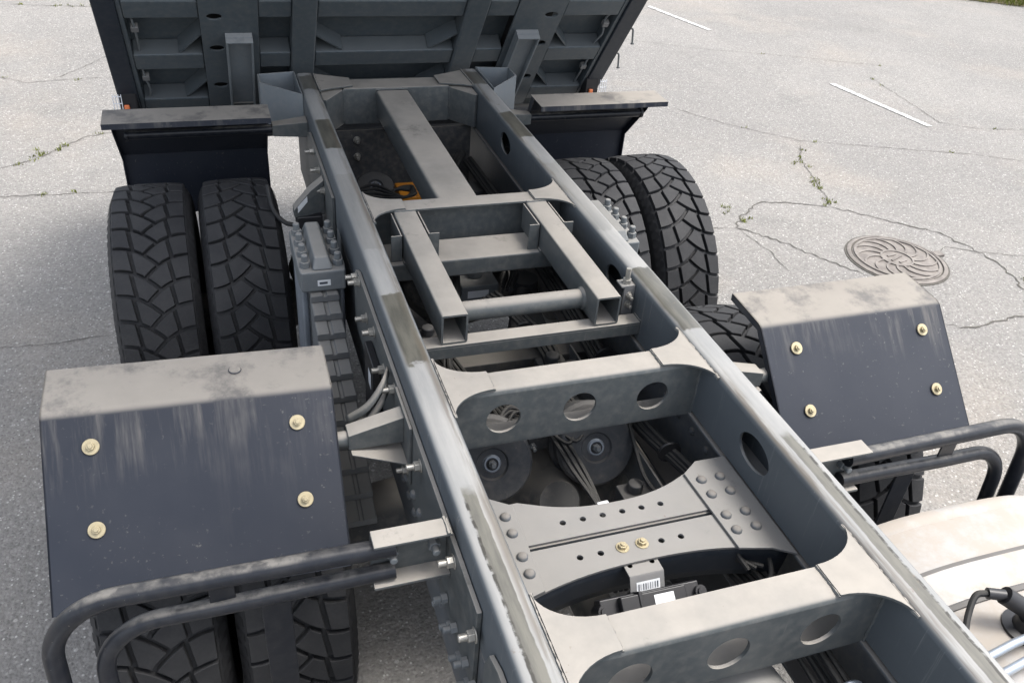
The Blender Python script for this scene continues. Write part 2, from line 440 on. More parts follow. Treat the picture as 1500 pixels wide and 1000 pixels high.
def t_nut():
    m = MB(); hexagon(0.017, 0, 0.020, m); m.lathe([(0.0105, 0.020), (0.0105, 0.040), (0.008, 0.043), (0, 0.043)], (0, 0, 0), (0, 0, 1), 12); return m.build('nut', 'cast', None, 0.0015)
T_BOLT, T_WASHER, T_STUD, T_RIVET, T_NUT = t_bolt(), t_washer(), t_stud(), t_rivet(), t_nut()

# ================================================================== SETTING
ground = MB()
ground.add([(-90, -60, 0), (90, -60, 0), (90, 150, 0), (-90, 150, 0)], [(0, 1, 2, 3)])
ground = ground.build('asphalt', 'asphalt', None, 0, 0); tag(ground, kind='structure')

def ribbon(pts, w, z, wob=0.0, seg=0.05):
    """flat strip along a polyline with an uneven edge"""
    P = [Vector((p[0], p[1], 0)) for p in pts]; Q = []
    for a, b in zip(P[:-1], P[1:]):
        k = max(1, int((b - a).length / seg))
        Q += [a.lerp(b, j / k) for j in range(k)]
    Q.append(P[-1]); vs = []; fs = []
    for i, p in enumerate(Q):
        t = (Q[min(i + 1, len(Q) - 1)] - Q[max(i - 1, 0)]).normalized(); nn = Vector((-t.y, t.x, 0))
        e = min(1.0, min(i, len(Q) - 1 - i) / 4 + 0.15) if wob else 1
        jit = nn * random.uniform(-1, 1) * wob
        ww = w * (random.uniform(0.35, 1.35) if wob else 1) * e
        vs += [tuple(p + jit + nn * ww / 2 + Vector((0, 0, z))), tuple(p + jit - nn * ww / 2 + Vector((0, 0, z)))]
        if i: fs.append((2 * i - 2, 2 * i - 1, 2 * i + 1, 2 * i))
    return vs, fs
CRACKS = [  # (points on the ground, width, weed density)
 ([(-2.30, 3.40), (-2.02, 3.55), (-1.80, 3.83), (-1.70, 3.95), (-1.45, 4.02)], 0.016, 9),
 ([(-2.25, 2.98), (-1.90, 2.97), (-1.55, 2.95), (-1.10, 2.92)], 0.014, 7),
 ([(-2.62, 5.45), (-2.25, 5.20), (-1.95, 5.25), (-1.4, 5.30)], 0.012, 2),
 ([(-2.80, 7.75), (-2.2, 7.65), (-1.2, 7.60), (0.2, 7.7)], 0.02, 14),
 ([(-2.05, 5.25), (-1.80, 5.65), (-1.55, 6.1)], 0.012, 1),
 ([(3.2, 6.5), (3.75, 6.1), (4.4, 5.75), (5.4, 5.4), (6.3, 5.0)], 0.012, 2),
 ([(3.15, 4.05), (3.5, 3.55), (3.95, 3.12), (4.5, 2.93), (4.85, 2.80), (5.4, 2.62), (6.3, 2.1)], 0.013, 2),
 ([(3.95, 3.12), (3.72, 2.78), (3.55, 2.30), (3.45, 2.02), (3.40, 1.92)], 0.014, 7),
 ([(3.40, 1.92), (3.05, 2.05), (2.88, 2.08), (2.60, 1.86), (2.50, 1.74), (2.72, 1.48), (2.86, 1.22), (2.98, 1.05), (3.03, 0.97)], 0.024, 2),
 ([(3.40, 1.92), (3.72, 1.62), (3.95, 1.40), (4.05, 1.08), (4.02, 0.80), (3.92, 0.56), (3.72, 0.38), (3.45, 0.34), (3.22, 0.34), (3.10, 0.40)], 0.026, 2),
 ([(5.85, 4.6), (5.75, 3.9), (5.65, 3.35), (5.95, 3.15), (6.6, 3.05)], 0.013, 2),
 ([(2.1, 1.78), (2.50, 1.74)], 0.012, 3),
 ([(2.50, 1.72), (2.55, 1.40), (2.52, 1.1)], 0.012, 0),
 ([(3.70, 1.13), (3.85, 1.22), (4.05, 1.10), (4.6, 0.9)], 0.012, 0),
 ([(3.72, 0.38), (3.80, 0.1), (3.70, -0.2)], 0.012, 1),
 ([(-2.3, 1.45), (-2.05, 1.25), (-1.75, 1.22), (-1.4, 1.25)], 0.010, 0),
 ([(-2.2, 0.7), (-1.95, 0.62), (-1.8, 0.3)], 0.009, 0),
]
weed_v = MB()
def blades(mb, x, y, n, h, spread):
    for _ in range(n):
        a = random.uniform(0, 6.28); r = random.uniform(0, spread); px, py = x + r * math.cos(a), y + r * math.sin(a)
        d = random.uniform(0, 6.28); l = h * random.uniform(0.4, 1.1); lean = random.uniform(0.2, 0.9) * l; w = random.uniform(0.002, 0.005)
        c, s = math.cos(d), math.sin(d)
        mb.add([(px - s * w, py + c * w, 0.001), (px + s * w, py - c * w, 0.001), (px + c * lean * 0.45 + s * w * 0.7, py + s * lean * 0.45 - c * w * 0.7, l * 0.65), (px + c * lean, py + s * lean, l)], [(0, 1, 2), (0, 2, 3)])
for pts, w, dens in CRACKS:
    m = MB(); m.add(*ribbon(pts, w * 0.45, 0.004, w * 0.7, 0.03)); m.build('crack', 'crack', ground, 0, 0)
    for a, b in zip(pts[:-1], pts[1:]):
        L = math.dist(a, b)
        for _ in range(int(L * dens * 1.6)):
            if random.random() < 0.45: continue
            t = random.random(); 
            blades(weed_v, a[0] + (b[0] - a[0]) * t + random.gauss(0, .012), a[1] + (b[1] - a[1]) * t + random.gauss(0, .012), random.randint(5, 14), 0.022, 0.03)
for (x, y) in [(2.56, 1.98), (2.62, 1.82), (3.52, 2.28), (3.62, 2.68), (4.05, 0.72), (3.45, 2.0), (-2.0, 3.6), (-1.86, 3.76)]:
    for _ in range(4): blades(weed_v, x + random.gauss(0, .025), y + random.gauss(0, .04), 10, 0.024, 0.025)
wo_ = weed_v.build('crack_weeds', 'weed', None, 0, 0); tag(wo_, 'thin yellow-green weeds growing out of the asphalt cracks', 'weeds', kind='stuff')

for (a, b) in (((4.645, 7.558), (4.928, 6.457)), ((5.259, 4.495), (5.468, 3.265)), ((4.02, 10.6), (4.32, 9.45))):
    m = MB(); m.add(*ribbon([a, b], 0.065, 0.006)); o = m.build('lane_marking', 'mark', None, 0, 0); tag(o, kind='structure')

# verge with grass beyond the asphalt, far right
m = MB(); m.add([(8.6, 8.75, 0.008), (14.5, 5.35, 0.008), (60, 30, 0.008), (20, 60, 0.008)], [(0, 1, 2, 3)]); o = m.build('verge', 'soil', None, 0, 0); tag(o, kind='structure')
g = MB()
for _ in range(1500):
    t = random.random(); e = random.random() ** 2 * 3.2
    x = 8.6 + 5.9 * t + 0.5 * e; y = 8.75 - 3.4 * t + 0.87 * e
    blades(g, x, y, 5, 0.16, 0.10)
o = g.build('verge_grass', 'weed', None, 0, 0); tag(o, 'strip of rough grass along the edge of the yard', 'grass', kind='stuff')

# manhole -------------------------------------------------------------------
mh = empty('manhole_cover', (3.36, 1.13, 0)); mh.scale = (0.93, 0.93, 1); tag(mh, 'round rusty iron manhole cover with curved ribs set in the asphalt', 'manhole cover')
m = MB(); m.lathe([(0.345, 0.0), (0.345, 0.010), (0.335, 0.014), (0.318, 0.014), (0.316, 0.004)], (0, 0, 0), (0, 0, 1), 56, close=True); m.build('rim', 'iron', mh)
m = MB(); m.lathe([(0.307, 0.0), (0.307, 0.009), (0.302, 0.0105), (0, 0.0085)], (0, 0, 0), (0, 0, 1), 56); m.build('cover', 'iron', mh)
m = MB(); m.lathe([(0.36, 0.0), (0.36, 0.0045), (0, 0.0045)], (0, 0, 0), (0, 0, 1), 48); m.build('gap_dark_disc', 'crack', mh)  # dark crack-coloured disc under the cover, makes the ring gap dark
m = MB(); m.lathe([(0.301, 0.008), (0.299, 0.019), (0.282, 0.019), (0.279, 0.008)], (0, 0, 0), (0, 0, 1), 56, close=True); m.build('ring', 'iron', mh)
m = MB(); m.lathe([(0.118, 0.008), (0.116, 0.017), (0.104, 0.017), (0.102, 0.008)], (0, 0, 0), (0, 0, 1), 40, close=True); m.build('ring', 'iron', mh)
for k in range(14):
    a0 = k * 2 * math.pi / 14; m = MB(); L = []; Rr = []
    for j in range(8):
        t = j / 7; r = 0.116 + 0.172 * t; a = a0 + 0.55 * t * t; w = 0.007 + 0.004 * t
        c, s = math.cos(a), math.sin(a); L.append((r * c - s * w, r * s + c * w)); Rr.append((r * c + s * w, r * s - c * w))
    m.prism([(p[0], p[1], 0.0075) for p in L + Rr[::-1]], (0, 0, 0.010)); m.build('rib', 'iron', mh)
for (x0, y0, x1, y1) in ((-.06, -.02, .06, .03), (-.05, .04, .03, .055), (-.02, -.055, .055, -.035)):
    m = MB(); d = Vector((x1 - x0, y1 - y0, 0)); nn = Vector((-d.y, d.x, 0)).normalized() * 0.008
    m.prism([Vector((x0, y0, .0075)) + nn, Vector((x1, y1, .0075)) + nn, Vector((x1, y1, .0075)) - nn, Vector((x0, y0, .0075)) - nn], (0, 0, 0.008)); m.build('emblem_bar', 'iron', mh)
m = MB(); m.box(0.325, 0.40, -0.03, 0.035, 0.0, 0.018); m.build('hinge_lug', 'iron', mh, 0.004)

# ================================================================== TRUCK
truck = empty('dump_truck', (0, 0, 0))
tag(truck, 'grey dump truck chassis with black fenders, dual wheels and its body tipped up', 'dump truck')
TOP = 1.29          # top of the subframe rails
XI, XO = 0.352, 0.432
Y0, Y1 = -3.3, 1.275

# --- subframe rails
for s in (-1, 1):
    m = MB(); r = 0.018; prof = []
    prof += [(XO, 1.112), (XO, TOP - r)] + [(XO - r + r * math.cos(R(a)), TOP - r + r * math.sin(R(a))) for a in (22, 45, 68, 90)]
    prof += [(XI + r + r * math.cos(R(a)), TOP - r + r * math.sin(R(a))) for a in (90, 112, 135, 158)] + [(XI, TOP - r)]
    th = 0.008
    inner = [(XI + th, TOP - r), (XI + r, TOP - th), (XO - r, TOP - th), (XO - th, TOP - r), (XO - th, 1.112)]
    loop = [(s * x, 0, z) for x, z in prof + inner]
    pts = [(p[0], Y0, p[2]) for p in loop]
    m.prism(pts, (0, Y1 - Y0, 0))
    # inner web with lightening holes
    outer = [(Y0, 1.112), (Y1, 1.112), (Y1, TOP - r), (Y0, TOP - r)]
    holes = [circ(y, 1.205, 0.066, 28, 0.043) for y in (0.545, -0.60, -1.448, -2.45)]
    m.plate(outer, holes, (s * XI, 0, 0), (0, 1, 0), (0, 0, 1), 0.008 if s > 0 else -0.008)
    m.box(*( (XI + .008, XO - .008) if s > 0 else (-XO + .008, -XI - .008)), Y0, Y1, 1.112, 1.12)
    rail = m.build('subframe_rail', 'rail', truck, 0, 50)
# --- main frame rails below (channels opening inward)
FR = []
for s in (-1, 1):
    m = MB(); a, b = 0.432, 0.345
    prof = [(a, 0.80), (a, 1.104), (b, 1.104), (b, 1.094), (a - 0.012, 1.094), (a - .012, .81), (b, .81), (b, .80)]
    m.prism([(s * x, Y0, z) for x, z in prof], (0, 1.32 - Y0, 0)); fr = m.build('frame_rail', 'frame_low', truck, 0.003); FR.append(fr)
    # fish plates joining the two
    for (ya, yb) in ((0.10, 0.80), (-1.74, -0.36), (-3.1, -1.80)):
        zt, zb = 1.222, 0.985
        outl = [(ya, zb), (yb - .03, zb), (yb, zb + .04), (yb, zt - .07), (yb - .02, zt - .02), (yb - .07, zt), (ya, zt)]
        m = MB(); m.plate(outl, [], (s * 0.4335, 0, 0), (0, 1, 0), (0, 0, 1), 0.011 * s)
        m.build('side_plate', 'frame', truck, 0.002)
# studs with nuts on the outside
STUDS = [(-0.41, 1.195), (-0.46, 1.205), (-0.58, 1.150), (-0.70, 1.180), (-0.843, 1.150), (-0.985, 1.19), (-1.277, 1.185), (-1.578, 1.190), (-1.741, 1.16), (0.30, 1.16), (0.42, 1.19), (0.58, 1.20)]
for s in (-1, 1):
    for (y, z) in STUDS: inst(T_STUD, FR[0 if s < 0 else 1], (s * 0.4445, y, z), (s, 0, 0), 1.0, random.random())
    for k in range(9):
        y = -1.40 - 0.075 * k
        for z, dx in ((1.03, 0), (0.94, 0.0)):
            inst(T_NUT, FR[0 if s < 0 else 1], (s * (0.445 if z > .985 else .432), y + random.uniform(-.01, .01), z), (s, 0, 0), 0.72, random.random())
    for k in range(10):
        inst(T_RIVET, FR[0 if s < 0 else 1], (s * 0.4195, -0.72 - 0.085 * k, 1.05), (-s, 0, 0))
        inst(T_RIVET, FR[0 if s < 0 else 1], (s * 0.4195, -0.76 - 0.085 * k, 0.97), (-s, 0, 0))
    for k in range(6):
        inst(T_RIVET, FR[0 if s < 0 else 1], (s * 0.4445, -1.02 - 0.065 * k, 1.03), (s, 0, 0))
        inst(T_RIVET, FR[0 if s < 0 else 1], (s * 0.432, -1.05 - 0.065 * k, 0.93), (s, 0, 0))

# --- cross members with three holes and curved gussets
def gusset(s, yf, yn, parent, xin=0.232):
    """plate welded between cross member and rail; both free edges concave"""
    pts = []
    n = 10; ext = 0.083
    for k in range(n + 1):          # far edge, from member to rail
        a = R(90 * k / n); pts.append((xin + (XI - xin) * math.sin(a), yf + ext * (1 - math.cos(a))))
    for k in range(n + 1):          # near edge back
        a = R(90 - 90 * k / n); pts.append((xin + (XI - xin) * math.sin(a), yn - ext * (1 - math.cos(a))))
    m = MB(); m.plate([(s * p[0], p[1]) for p in pts], [], (0, 0, 1.2805), (1, 0, 0), (0, 1, 0), 0.007)
    return m.build('gusset_plate', 'frame', parent, 0.0012)
def cross_member(yf, yn):
    m = MB(); z1, z0, r = 1.280, 1.100, 0.014
    L = XI - 0.0005
    prof = [(yf, z1), (yn + r, z1)] + [(yn + r - r * math.sin(R(a)), z1 - r + r * math.cos(R(a))) for a in (30, 60, 90)]
    inn = [(yn + .008, z1 - r), (yn + r, z1 - .008), (yf, z1 - .008)]
    m.prism([(-L, p[0], p[1]) for p in prof + inn], (2 * L, 0, 0))
    outer = [(-L, z0 + .006), (L, z0 + .006), (L, z1 - r), (-L, z1 - r)]
    m.plate(outer, [circ(x, 1.186, 0.046, 32) for x in (-0.202, 0.008, 0.219)], (0, yn + .008, 0), (1, 0, 0), (0, 0, 1), 0.008)
    m.box(-L, L, yn + .001, yf, z0, z0 + .008)
    o = m.build('cross_member', 'frame', truck, 0, 40)
    for s in (-1, 1): gusset(s, yf, yn, o)
    return o
cross_member(-1.085, -1.160)
cross_member(-1.848, -1.927)
cross_member(-2.75, -2.83)

# middle member that carries the support tubes
m = MB(); m.box(-XI + .0005, XI - .0005, -0.15, -0.078, 1.272, 1.280); m.box(-XI + .0005, XI - .0005, -0.105, -0.097, 1.115, 1.272)
mid = m.build('cross_member', 'frame', truck, 0.002)
for s in (-1, 1): gusset(s, -0.078, -0.150, mid, 0.232)
m = MB(); m.box(-XI + .0005, XI - .0005, -0.335, -0.185, 1.112, 1.178); m.build('cross_member', 'frame', truck, 0.008, seg=3)
# rear member with box corners
m = MB()
m.box(-0.245, 0.245, 1.075, 1.205, 1.112, 1.279)
o = m.build('cross_member', 'frame', truck, 0.006, seg=3)
for s in (-1, 1):
    m = MB(); q = [(s * 0.2455, 1.076), (s * 0.2455, 1.204), (s * 0.3515, 1.204), (s * 0.3515, 0.965), (s * 0.335, 0.955)]
    m.prism([(x, y, 1.116) for x, y in q], (0, 0, 0.157)); m.build('corner_box', 'frame', o, 0.005)
    gp = [(0.20, 1.09), (0.20, 1.20), (0.26, 1.225), (0.3515, 1.27), (0.3515, 1.04), (0.30, 1.065)]
    m = MB(); m.plate([(s * x, y) for x, y in gp], [], (0, 0, 1.2815), (1, 0, 0), (0, 1, 0), 0.007); m.build('gusset_plate', 'frame', o, 0.0012)
# beam down the middle between the rear and middle members
m = MB(); m.box(-0.100, 0.050, -0.0775, 1.0745, 1.150, 1.270); m.build('center_beam', 'frame', truck, 0.014, seg=4)

# support tubes, open square ends
def open_tube(x0, x1, y0, y1, z0, z1, th):
    m = MB(); r = 0.007
    def loop(a, b, c, d, rr):
        L = []
        for cx, cz, s0 in ((b - rr, d - rr, 0), (a + rr, d - rr, 90), (a + rr, c + rr, 180), (b - rr, c + rr, 270)):
            for k in range(4): L.append((cx + rr * math.cos(R(s0 + 30 * k)), cz + rr * math.sin(R(s0 + 30 * k))))
        return L
    A = loop(x0, x1, z0, z1, r); B_ = loop(x0 + th, x1 - th, z0 + th, z1 - th, r * 0.5); n = len(A)
    vs = [(x, y, z) for y in (y0, y1) for x, z in A] + [(x, y, z) for y in (y0, y1) for x, z in B_]
    fs = []
    for i in range(n):
        j = (i + 1) % n
        fs += [(i, j, n + j, n + i), (2 * n + i, 3 * n + i, 3 * n + j, 2 * n + j), (i, 2 * n + i, 2 * n + j, j), (n + i, n + j, 3 * n + j, 3 * n + i)]
    return m.add(vs, fs)
for s in (-1, 1):
    x0, x1 = sorted((s * 0.197, s * 0.275))
    open_tube(x0, x1, -0.805, -0.152, 1.1795, 1.2765, 0.006).build('support_tube', 'frame', truck, 0, 40)
    for (xa, sg) in ((0.1925, -1), (0.2795, 1)):       # angle clips each side of the tube
        m = MB(); a = s * xa; b = s * (xa + sg * 0.005); e = s * (xa + sg * 0.036)
        xs = sorted((a, b)); m.box(xs[0], xs[1], -0.315, -0.152, 1.1785, 1.272)
        xs = sorted((b, e)); m.box(xs[0], xs[1], -0.315, -0.310, 1.1785, 1.272)
        m.build('angle_clip', 'frame', truck, 0.001)
m = MB(); m.cyl((-0.1965, -0.70, 1.215), (0.1965, -0.70, 1.215), 0.030, 28); ct = m.build('cross_tube', 'frame', truck)
for s in (-1, 1):
    m = MB(); m.lathe([(0.037, 0), (0.035, .006), (0.0305, .010)], (s * 0.1968, -0.70, 1.215), (-s, 0, 0), 24, close=True); m.build('weld_bead', 'frame', ct)
m = MB(); m.box(-XI + .001, XI - .001, -0.812, -0.760, 1.171, 1.1785); m.box(-XI + .001, XI - .001, -0.812, -0.805, 1.135, 1.171); m.build('flat_bar', 'frame', truck, 0.0015)
# adjusting bolt on a small clip, right rail
m = MB(); m.box(0.315, 0.3515, -0.742, -0.734, 1.155, 1.262); m.box(0.305, 0.3515, -0.742, -0.70, 1.262, 1.268); ab = m.build('bolt_clip', 'galv', truck, 0.001)
m = MB(); m.cyl((0.330, -0.722, 1.268), (0.330, -0.722, 1.318), 0.008, 12); hexagon(0.014, 1.2685, 1.281, m); m2 = MB()
for v in range(len(m.v)):
    x, y, z = m.v[v]
    if abs(x) < 0.02 and abs(y) < 0.02: m.v[v] = (x + 0.330, y - 0.722, z)
m.build('bolt', 'zinc', ab)
for z in (1.235, 1.205): inst(T_STUD, ab, (0.333, -0.742, z), (0, -1, 0), 0.7)

# --- riveted main-frame cross member (double channel with arched web)
rc = empty('riveted_cross_member', (0, 0, 0), truck)
def arch(x, y_end, y_mid, xe=0.225):
    t = min(1.0, abs(x) / xe); return y_mid + (y_end - y_mid) * t ** 2.4
XS = [-0.345 + 0.69 * k / 24 for k in range(25)]
hole_f = [circ(-0.146 + 0.0512 * k, -1.459, 0.0075, 12) for k in range(6)]
hole_n = [circ(-0.146 + 0.0512 * k, -1.567, 0.0075, 12) for k in range(6)]
far = [(x, arch(x, -1.372, -1.425)) for x in XS]; 
m = MB(); m.plate(far[::-1] + [(-0.345, -1.506), (0.345, -1.506)], hole_f, (0, 0, 1.096), (1, 0, 0), (0, 1, 0), 0.007); m.build('flange_plate', 'galv', rc, 0.001)
near = [(x, arch(x, -1.668, -1.610, 0.345)) for x in XS]
m = MB(); m.plate([(-0.345, -1.523), (0.345, -1.523)][::1] + near[::-1], hole_n, (0, 0, 1.096), (1, 0, 0), (0, 1, 0), 0.007); m.build('flange_plate', 'galv', rc, 0.001)
for y in (-1.5105, -1.5285):
    m = MB(); m.box(-0.33, 0.33, y, y + 0.006, 0.90, 1.0955); m.build('web', 'frame_low', rc)
# dark arched lower pan in front
vs = []; fs = []
for i, x in enumerate(XS):
    y = arch(x, -1.668, -1.610, 0.345) + .003
    for (dy, z) in ((0, 1.0955), (0.001, 1.07), (0.003, 1.05), (0.007, 1.02), (0.010, 0.995)):
        vs.append((x, y + dy, z))
    if i:
        for k in range(4): a = (i - 1) * 5 + k; fs.append((a, a + 1, a + 6, a + 5))
m = MB(); m.add(vs, fs); pan = m.build('arched_web', 'bed_dark', rc); md = pan.modifiers.new('thick', 'SOLIDIFY'); md.thickness = 0.006
for s in (-1, 1):
    ol = [(0.212, -1.385), (0.262, -1.350), (0.348, -1.350), (0.348, -1.690), (0.300, -1.660), (0.222, -1.640)]
    if s < 0: ol = [(min(x + .034, .348), y) for x, y in ol]
    m = MB(); m.plate([(s * x, y) for x, y in ol], [], (0, 0, 1.1045), (1, 0, 0), (0, 1, 0), 0.007); ep = m.build('end_plate', 'galv', rc, 0.0015)
    for y in (-1.418, -1.470, -1.541, -1.590):
        for x in ((0.244, 0.297) if s > 0 else (0.275, 0.328)): inst(T_RIVET, rc, (s * x, y, 1.1115), (0, 0, 1))
for x in (-0.040, 0.0095):
    inst(T_BOLT, rc, (x, -1.565, 1.104), (0, 0, 1), 1.15, x * 9)
    inst(T_WASHER, rc, (x, -1.565, 1.1032), (0, 0, 1), 0.85)
m = MB(); m.box(-0.055, 0.030, -1.640, -1.585, 1.090, 1.0945)
m.hexa([(-0.055, -1.6395, 1.0945), (0.030, -1.6395, 1.0945), (0.030, -1.6435, 1.0905), (-0.055, -1.6435, 1.0905)], [(-0.055, -1.668, 1.035), (0.030, -1.668, 1.035), (0.030, -1.672, 1.035), (-0.055, -1.672, 1.035)])
br = m.build('valve_bracket', 'galv', truck, 0.0008)
m = MB(); q = lambda u, w: (u, -1.6412 - 0.0285 * w - .0022, 1.0925 - 0.0575 * w + .0012)
m.add([q(-.040, .22), q(.018, .22), q(.018, .62), q(-.040, .62)], [(0, 1, 2, 3)]); lb = m.build('label', 'label', br, 0, 0)
for k in range(9):
    m = MB(); x = -.036 + k * .0058; q2 = lambda u, w: (u, q(u, w)[1] - .0006, q(u, w)[2] + .0006); w_ = random.uniform(.001, .0032)
    m.add([q2(x, .30), q2(x + w_, .30), q2(x + w_, .54), q2(x, .54)], [(0, 1, 2, 3)]); m.build('ink_bar', 'ink', br, 0, 0)
for x in (-0.041, 0.014): m = MB(); m.lathe([(0.006, 0), (0, 0)], (x, -1.612, 1.0952), (0, 0, 1), 12); m.build('hole_shade_disc', 'dark', br)  # flat black discs, shade of the bracket holes painted on
# black plastic connector block
cb = empty('connector_block', (-0.018, -1.680, 1.046), truck); cb.rotation_euler = (R(38), 0, R(-1)); cb.scale = (1.05, 1.15, 1.1)
m = MB(); m.prism([(-.115, -.025, -.02), (-.07, -.032, -.02), (.07, -.032, -.02), (.115, -.018, -.02), (.115, .022, -.02), (-.115, .022, -.02)], (0, 0, 0.035)); m.box(-.075, .075, -.02, .02, .015, .034)
m.build('housing', 'plastic', cb, 0.003)
for k in range(8): m = MB(); m.box(-.07 + .019 * k, -.066 + .019 * k, -.040, -.032, -.022, .018); m.build('fin', 'plastic', cb, 0.0005)
for x in (-.112, .112):
    m = MB(); m.cyl((x, 0, -.02), (x, 0, .026), 0.013, 14); m.cyl((x, 0, .026), (x, 0, .031), 0.008, 10); m.build('mount', 'plastic', cb)
m = MB(); m.box(.0, .045, -.012, .012, .0342, .0348); m.build('label', 'label', cb, 0, 0)
m = MB(); m.box(-.034, -.026, -.036, .024, -.024, .037); m.build('cable_tie', 'plastic', cb, 0.001)

# --- fenders (front pair) ---------------------------------------------------
def fender(s, tilt):
    f = empty('fender', (s * 0.933, -1.0, 1.28), truck); f.rotation_euler = (0, s * R(tilt), 0)
    w = 0.322
    A, Bq, C = (0.130, 0.006), (-0.032, -0.004), (-0.338, -0.312)       # (y, z) local section
    m = MB(); th = 0.004
    d1 = (Vector(A) - Vector(Bq)).normalized(); d2 = (Vector(C) - Vector(Bq)).normalized(); r_ = .016
    p1, p2 = Vector(Bq) + d1 * r_, Vector(Bq) + d2 * r_
    sec = [A] + [tuple(((1 - t) ** 2) * p1 + 2 * t * (1 - t) * Vector(Bq) + t * t * p2) for t in (0, .17, .33, .5, .67, .83, 1)] + [C]
    vs = []; fs = []
    for (y, z) in sec: vs += [(-w, y, z), (w, y, z)]
    for i in range(len(sec) - 1): fs.append((2 * i, 2 * i + 1, 2 * i + 3, 2 * i + 2))
    # turned-down side flanges
    nrm = [(0, -1)] + [(.7 * k / 6, -1 + .3 * k / 6) for k in range(7)] + [(0.7, -0.7)]
    for sx in (-w, w):
        o = len(vs)
        for (y, z), (ny, nz) in zip(sec, nrm): vs += [(sx, y, z), (sx, y + ny * .022, z + nz * .022)]
        for i in range(len(sec) - 1): fs.append((o + 2 * i, o + 2 * i + 1, o + 2 * i + 3, o + 2 * i + 2))
    m.add(vs, fs); sh = m.build('sheet', 'fender', f, 0, 89)
    sd = sh.modifiers.new('thick', 'SOLIDIFY'); sd.thickness = 0.004; sd.offset = -1; es = sh.modifiers.new('split', 'EDGE_SPLIT'); es.split_angle = R(25)
    d = Vector((0, -0.707, 0.707))
    for x in (-0.222, 0.230):
        for (y, z) in ((-0.088, -0.061), (-0.218, -0.191)):
            p = Vector((x * 1.0, y, z)) + d * 0.0035
            inst(T_WASHER, f, p, d); inst(T_BOLT, f, p + d * 0.003, d, 1.0, random.random())
    # mounting dimples on the top sheet
    for (x, y) in (((0.10 * -s, 0.062),) if s < 0 else ()):
        m = MB(); m.lathe([(0.016, 0.000), (0.014, 0.0016), (0.007, 0.0018), (0, 0.0012)], (x, y, 0.0035), (0, 0, 1), 20); m.build('rivet_head', 'fender', f)
    return f
fender(-1, -1.9); fender(1, -0.2)
# stay bars and fender arms
for s in (-1, 1):
    ar = empty('fender_arm', (0, 0, 0), truck)
    y, z0 = -1.105, 1.150
    m = MB(); m.cyl((s * 0.50, y, z0), (s * 1.18, y, z0), 0.021, 20); m.build('pipe', 'frame', ar)
    m = MB()
    m.hexa([(s * .452, y - .075, z0 - .052), (s * .452, y + .075, z0 - .052), (s * .452, y + .075, z0 - .047), (s * .452, y - .075, z0 - .047)], [(s * .585, y - .04, z0 - .024), (s * .585, y + .04, z0 - .024), (s * .585, y + .04, z0 - .019), (s * .585, y - .04, z0 - .019)])
    m.hexa([(s * .452, y - .024, z0 - .018), (s * .452, y + .024, z0 - .018), (s * .452, y + .024, z0 + .062), (s * .452, y - .024, z0 + .062)], [(s * .59, y - .024, z0 - .018), (s * .59, y + .024, z0 - .018), (s * .59, y + .024, z0 + .027), (s * .59, y - .024, z0 + .027)])
    m.box(*sorted((s * .4450, s * .4525)), y - .085, y + .085, z0 - .11, z0 + .075)
    m.build('bracket', 'frame', ar, 0.002)
    for dy in (-.068, .068): inst(T_STUD, ar, (s * .4525, y + dy, z0 - .07), (s, 0, 0), 0.8)
    # bent cable clip above the arm
    cl = empty('hose_clip', (0, 0, 0), truck)
    pth = smooth_path([(s * .447, -0.93, 1.20), (s * .47, -0.985, 1.205), (s * .52, -1.02, 1.16), (s * .575, -1.01, 1.115)], 6)
    for dz in (0, -.05):
        m = MB(); n = len(pth); vs = []; fs = []
        for i, p in enumerate(pth):
            vs += [(p.x, p.y, p.z + dz), (p.x + s * .002, p.y + .02, p.z + dz + .012)]
            if i: fs.append((2 * i - 2, 2 * i - 1, 2 * i + 1, 2 * i))
        m.add(vs, fs); o = m.build('strap', 'frame', cl); o.modifiers.new('t', 'SOLIDIFY').thickness = 0.004
    inst(T_STUD, cl, (s * .54, -1.005, 1.125), (0, 0, 1), 0.6)

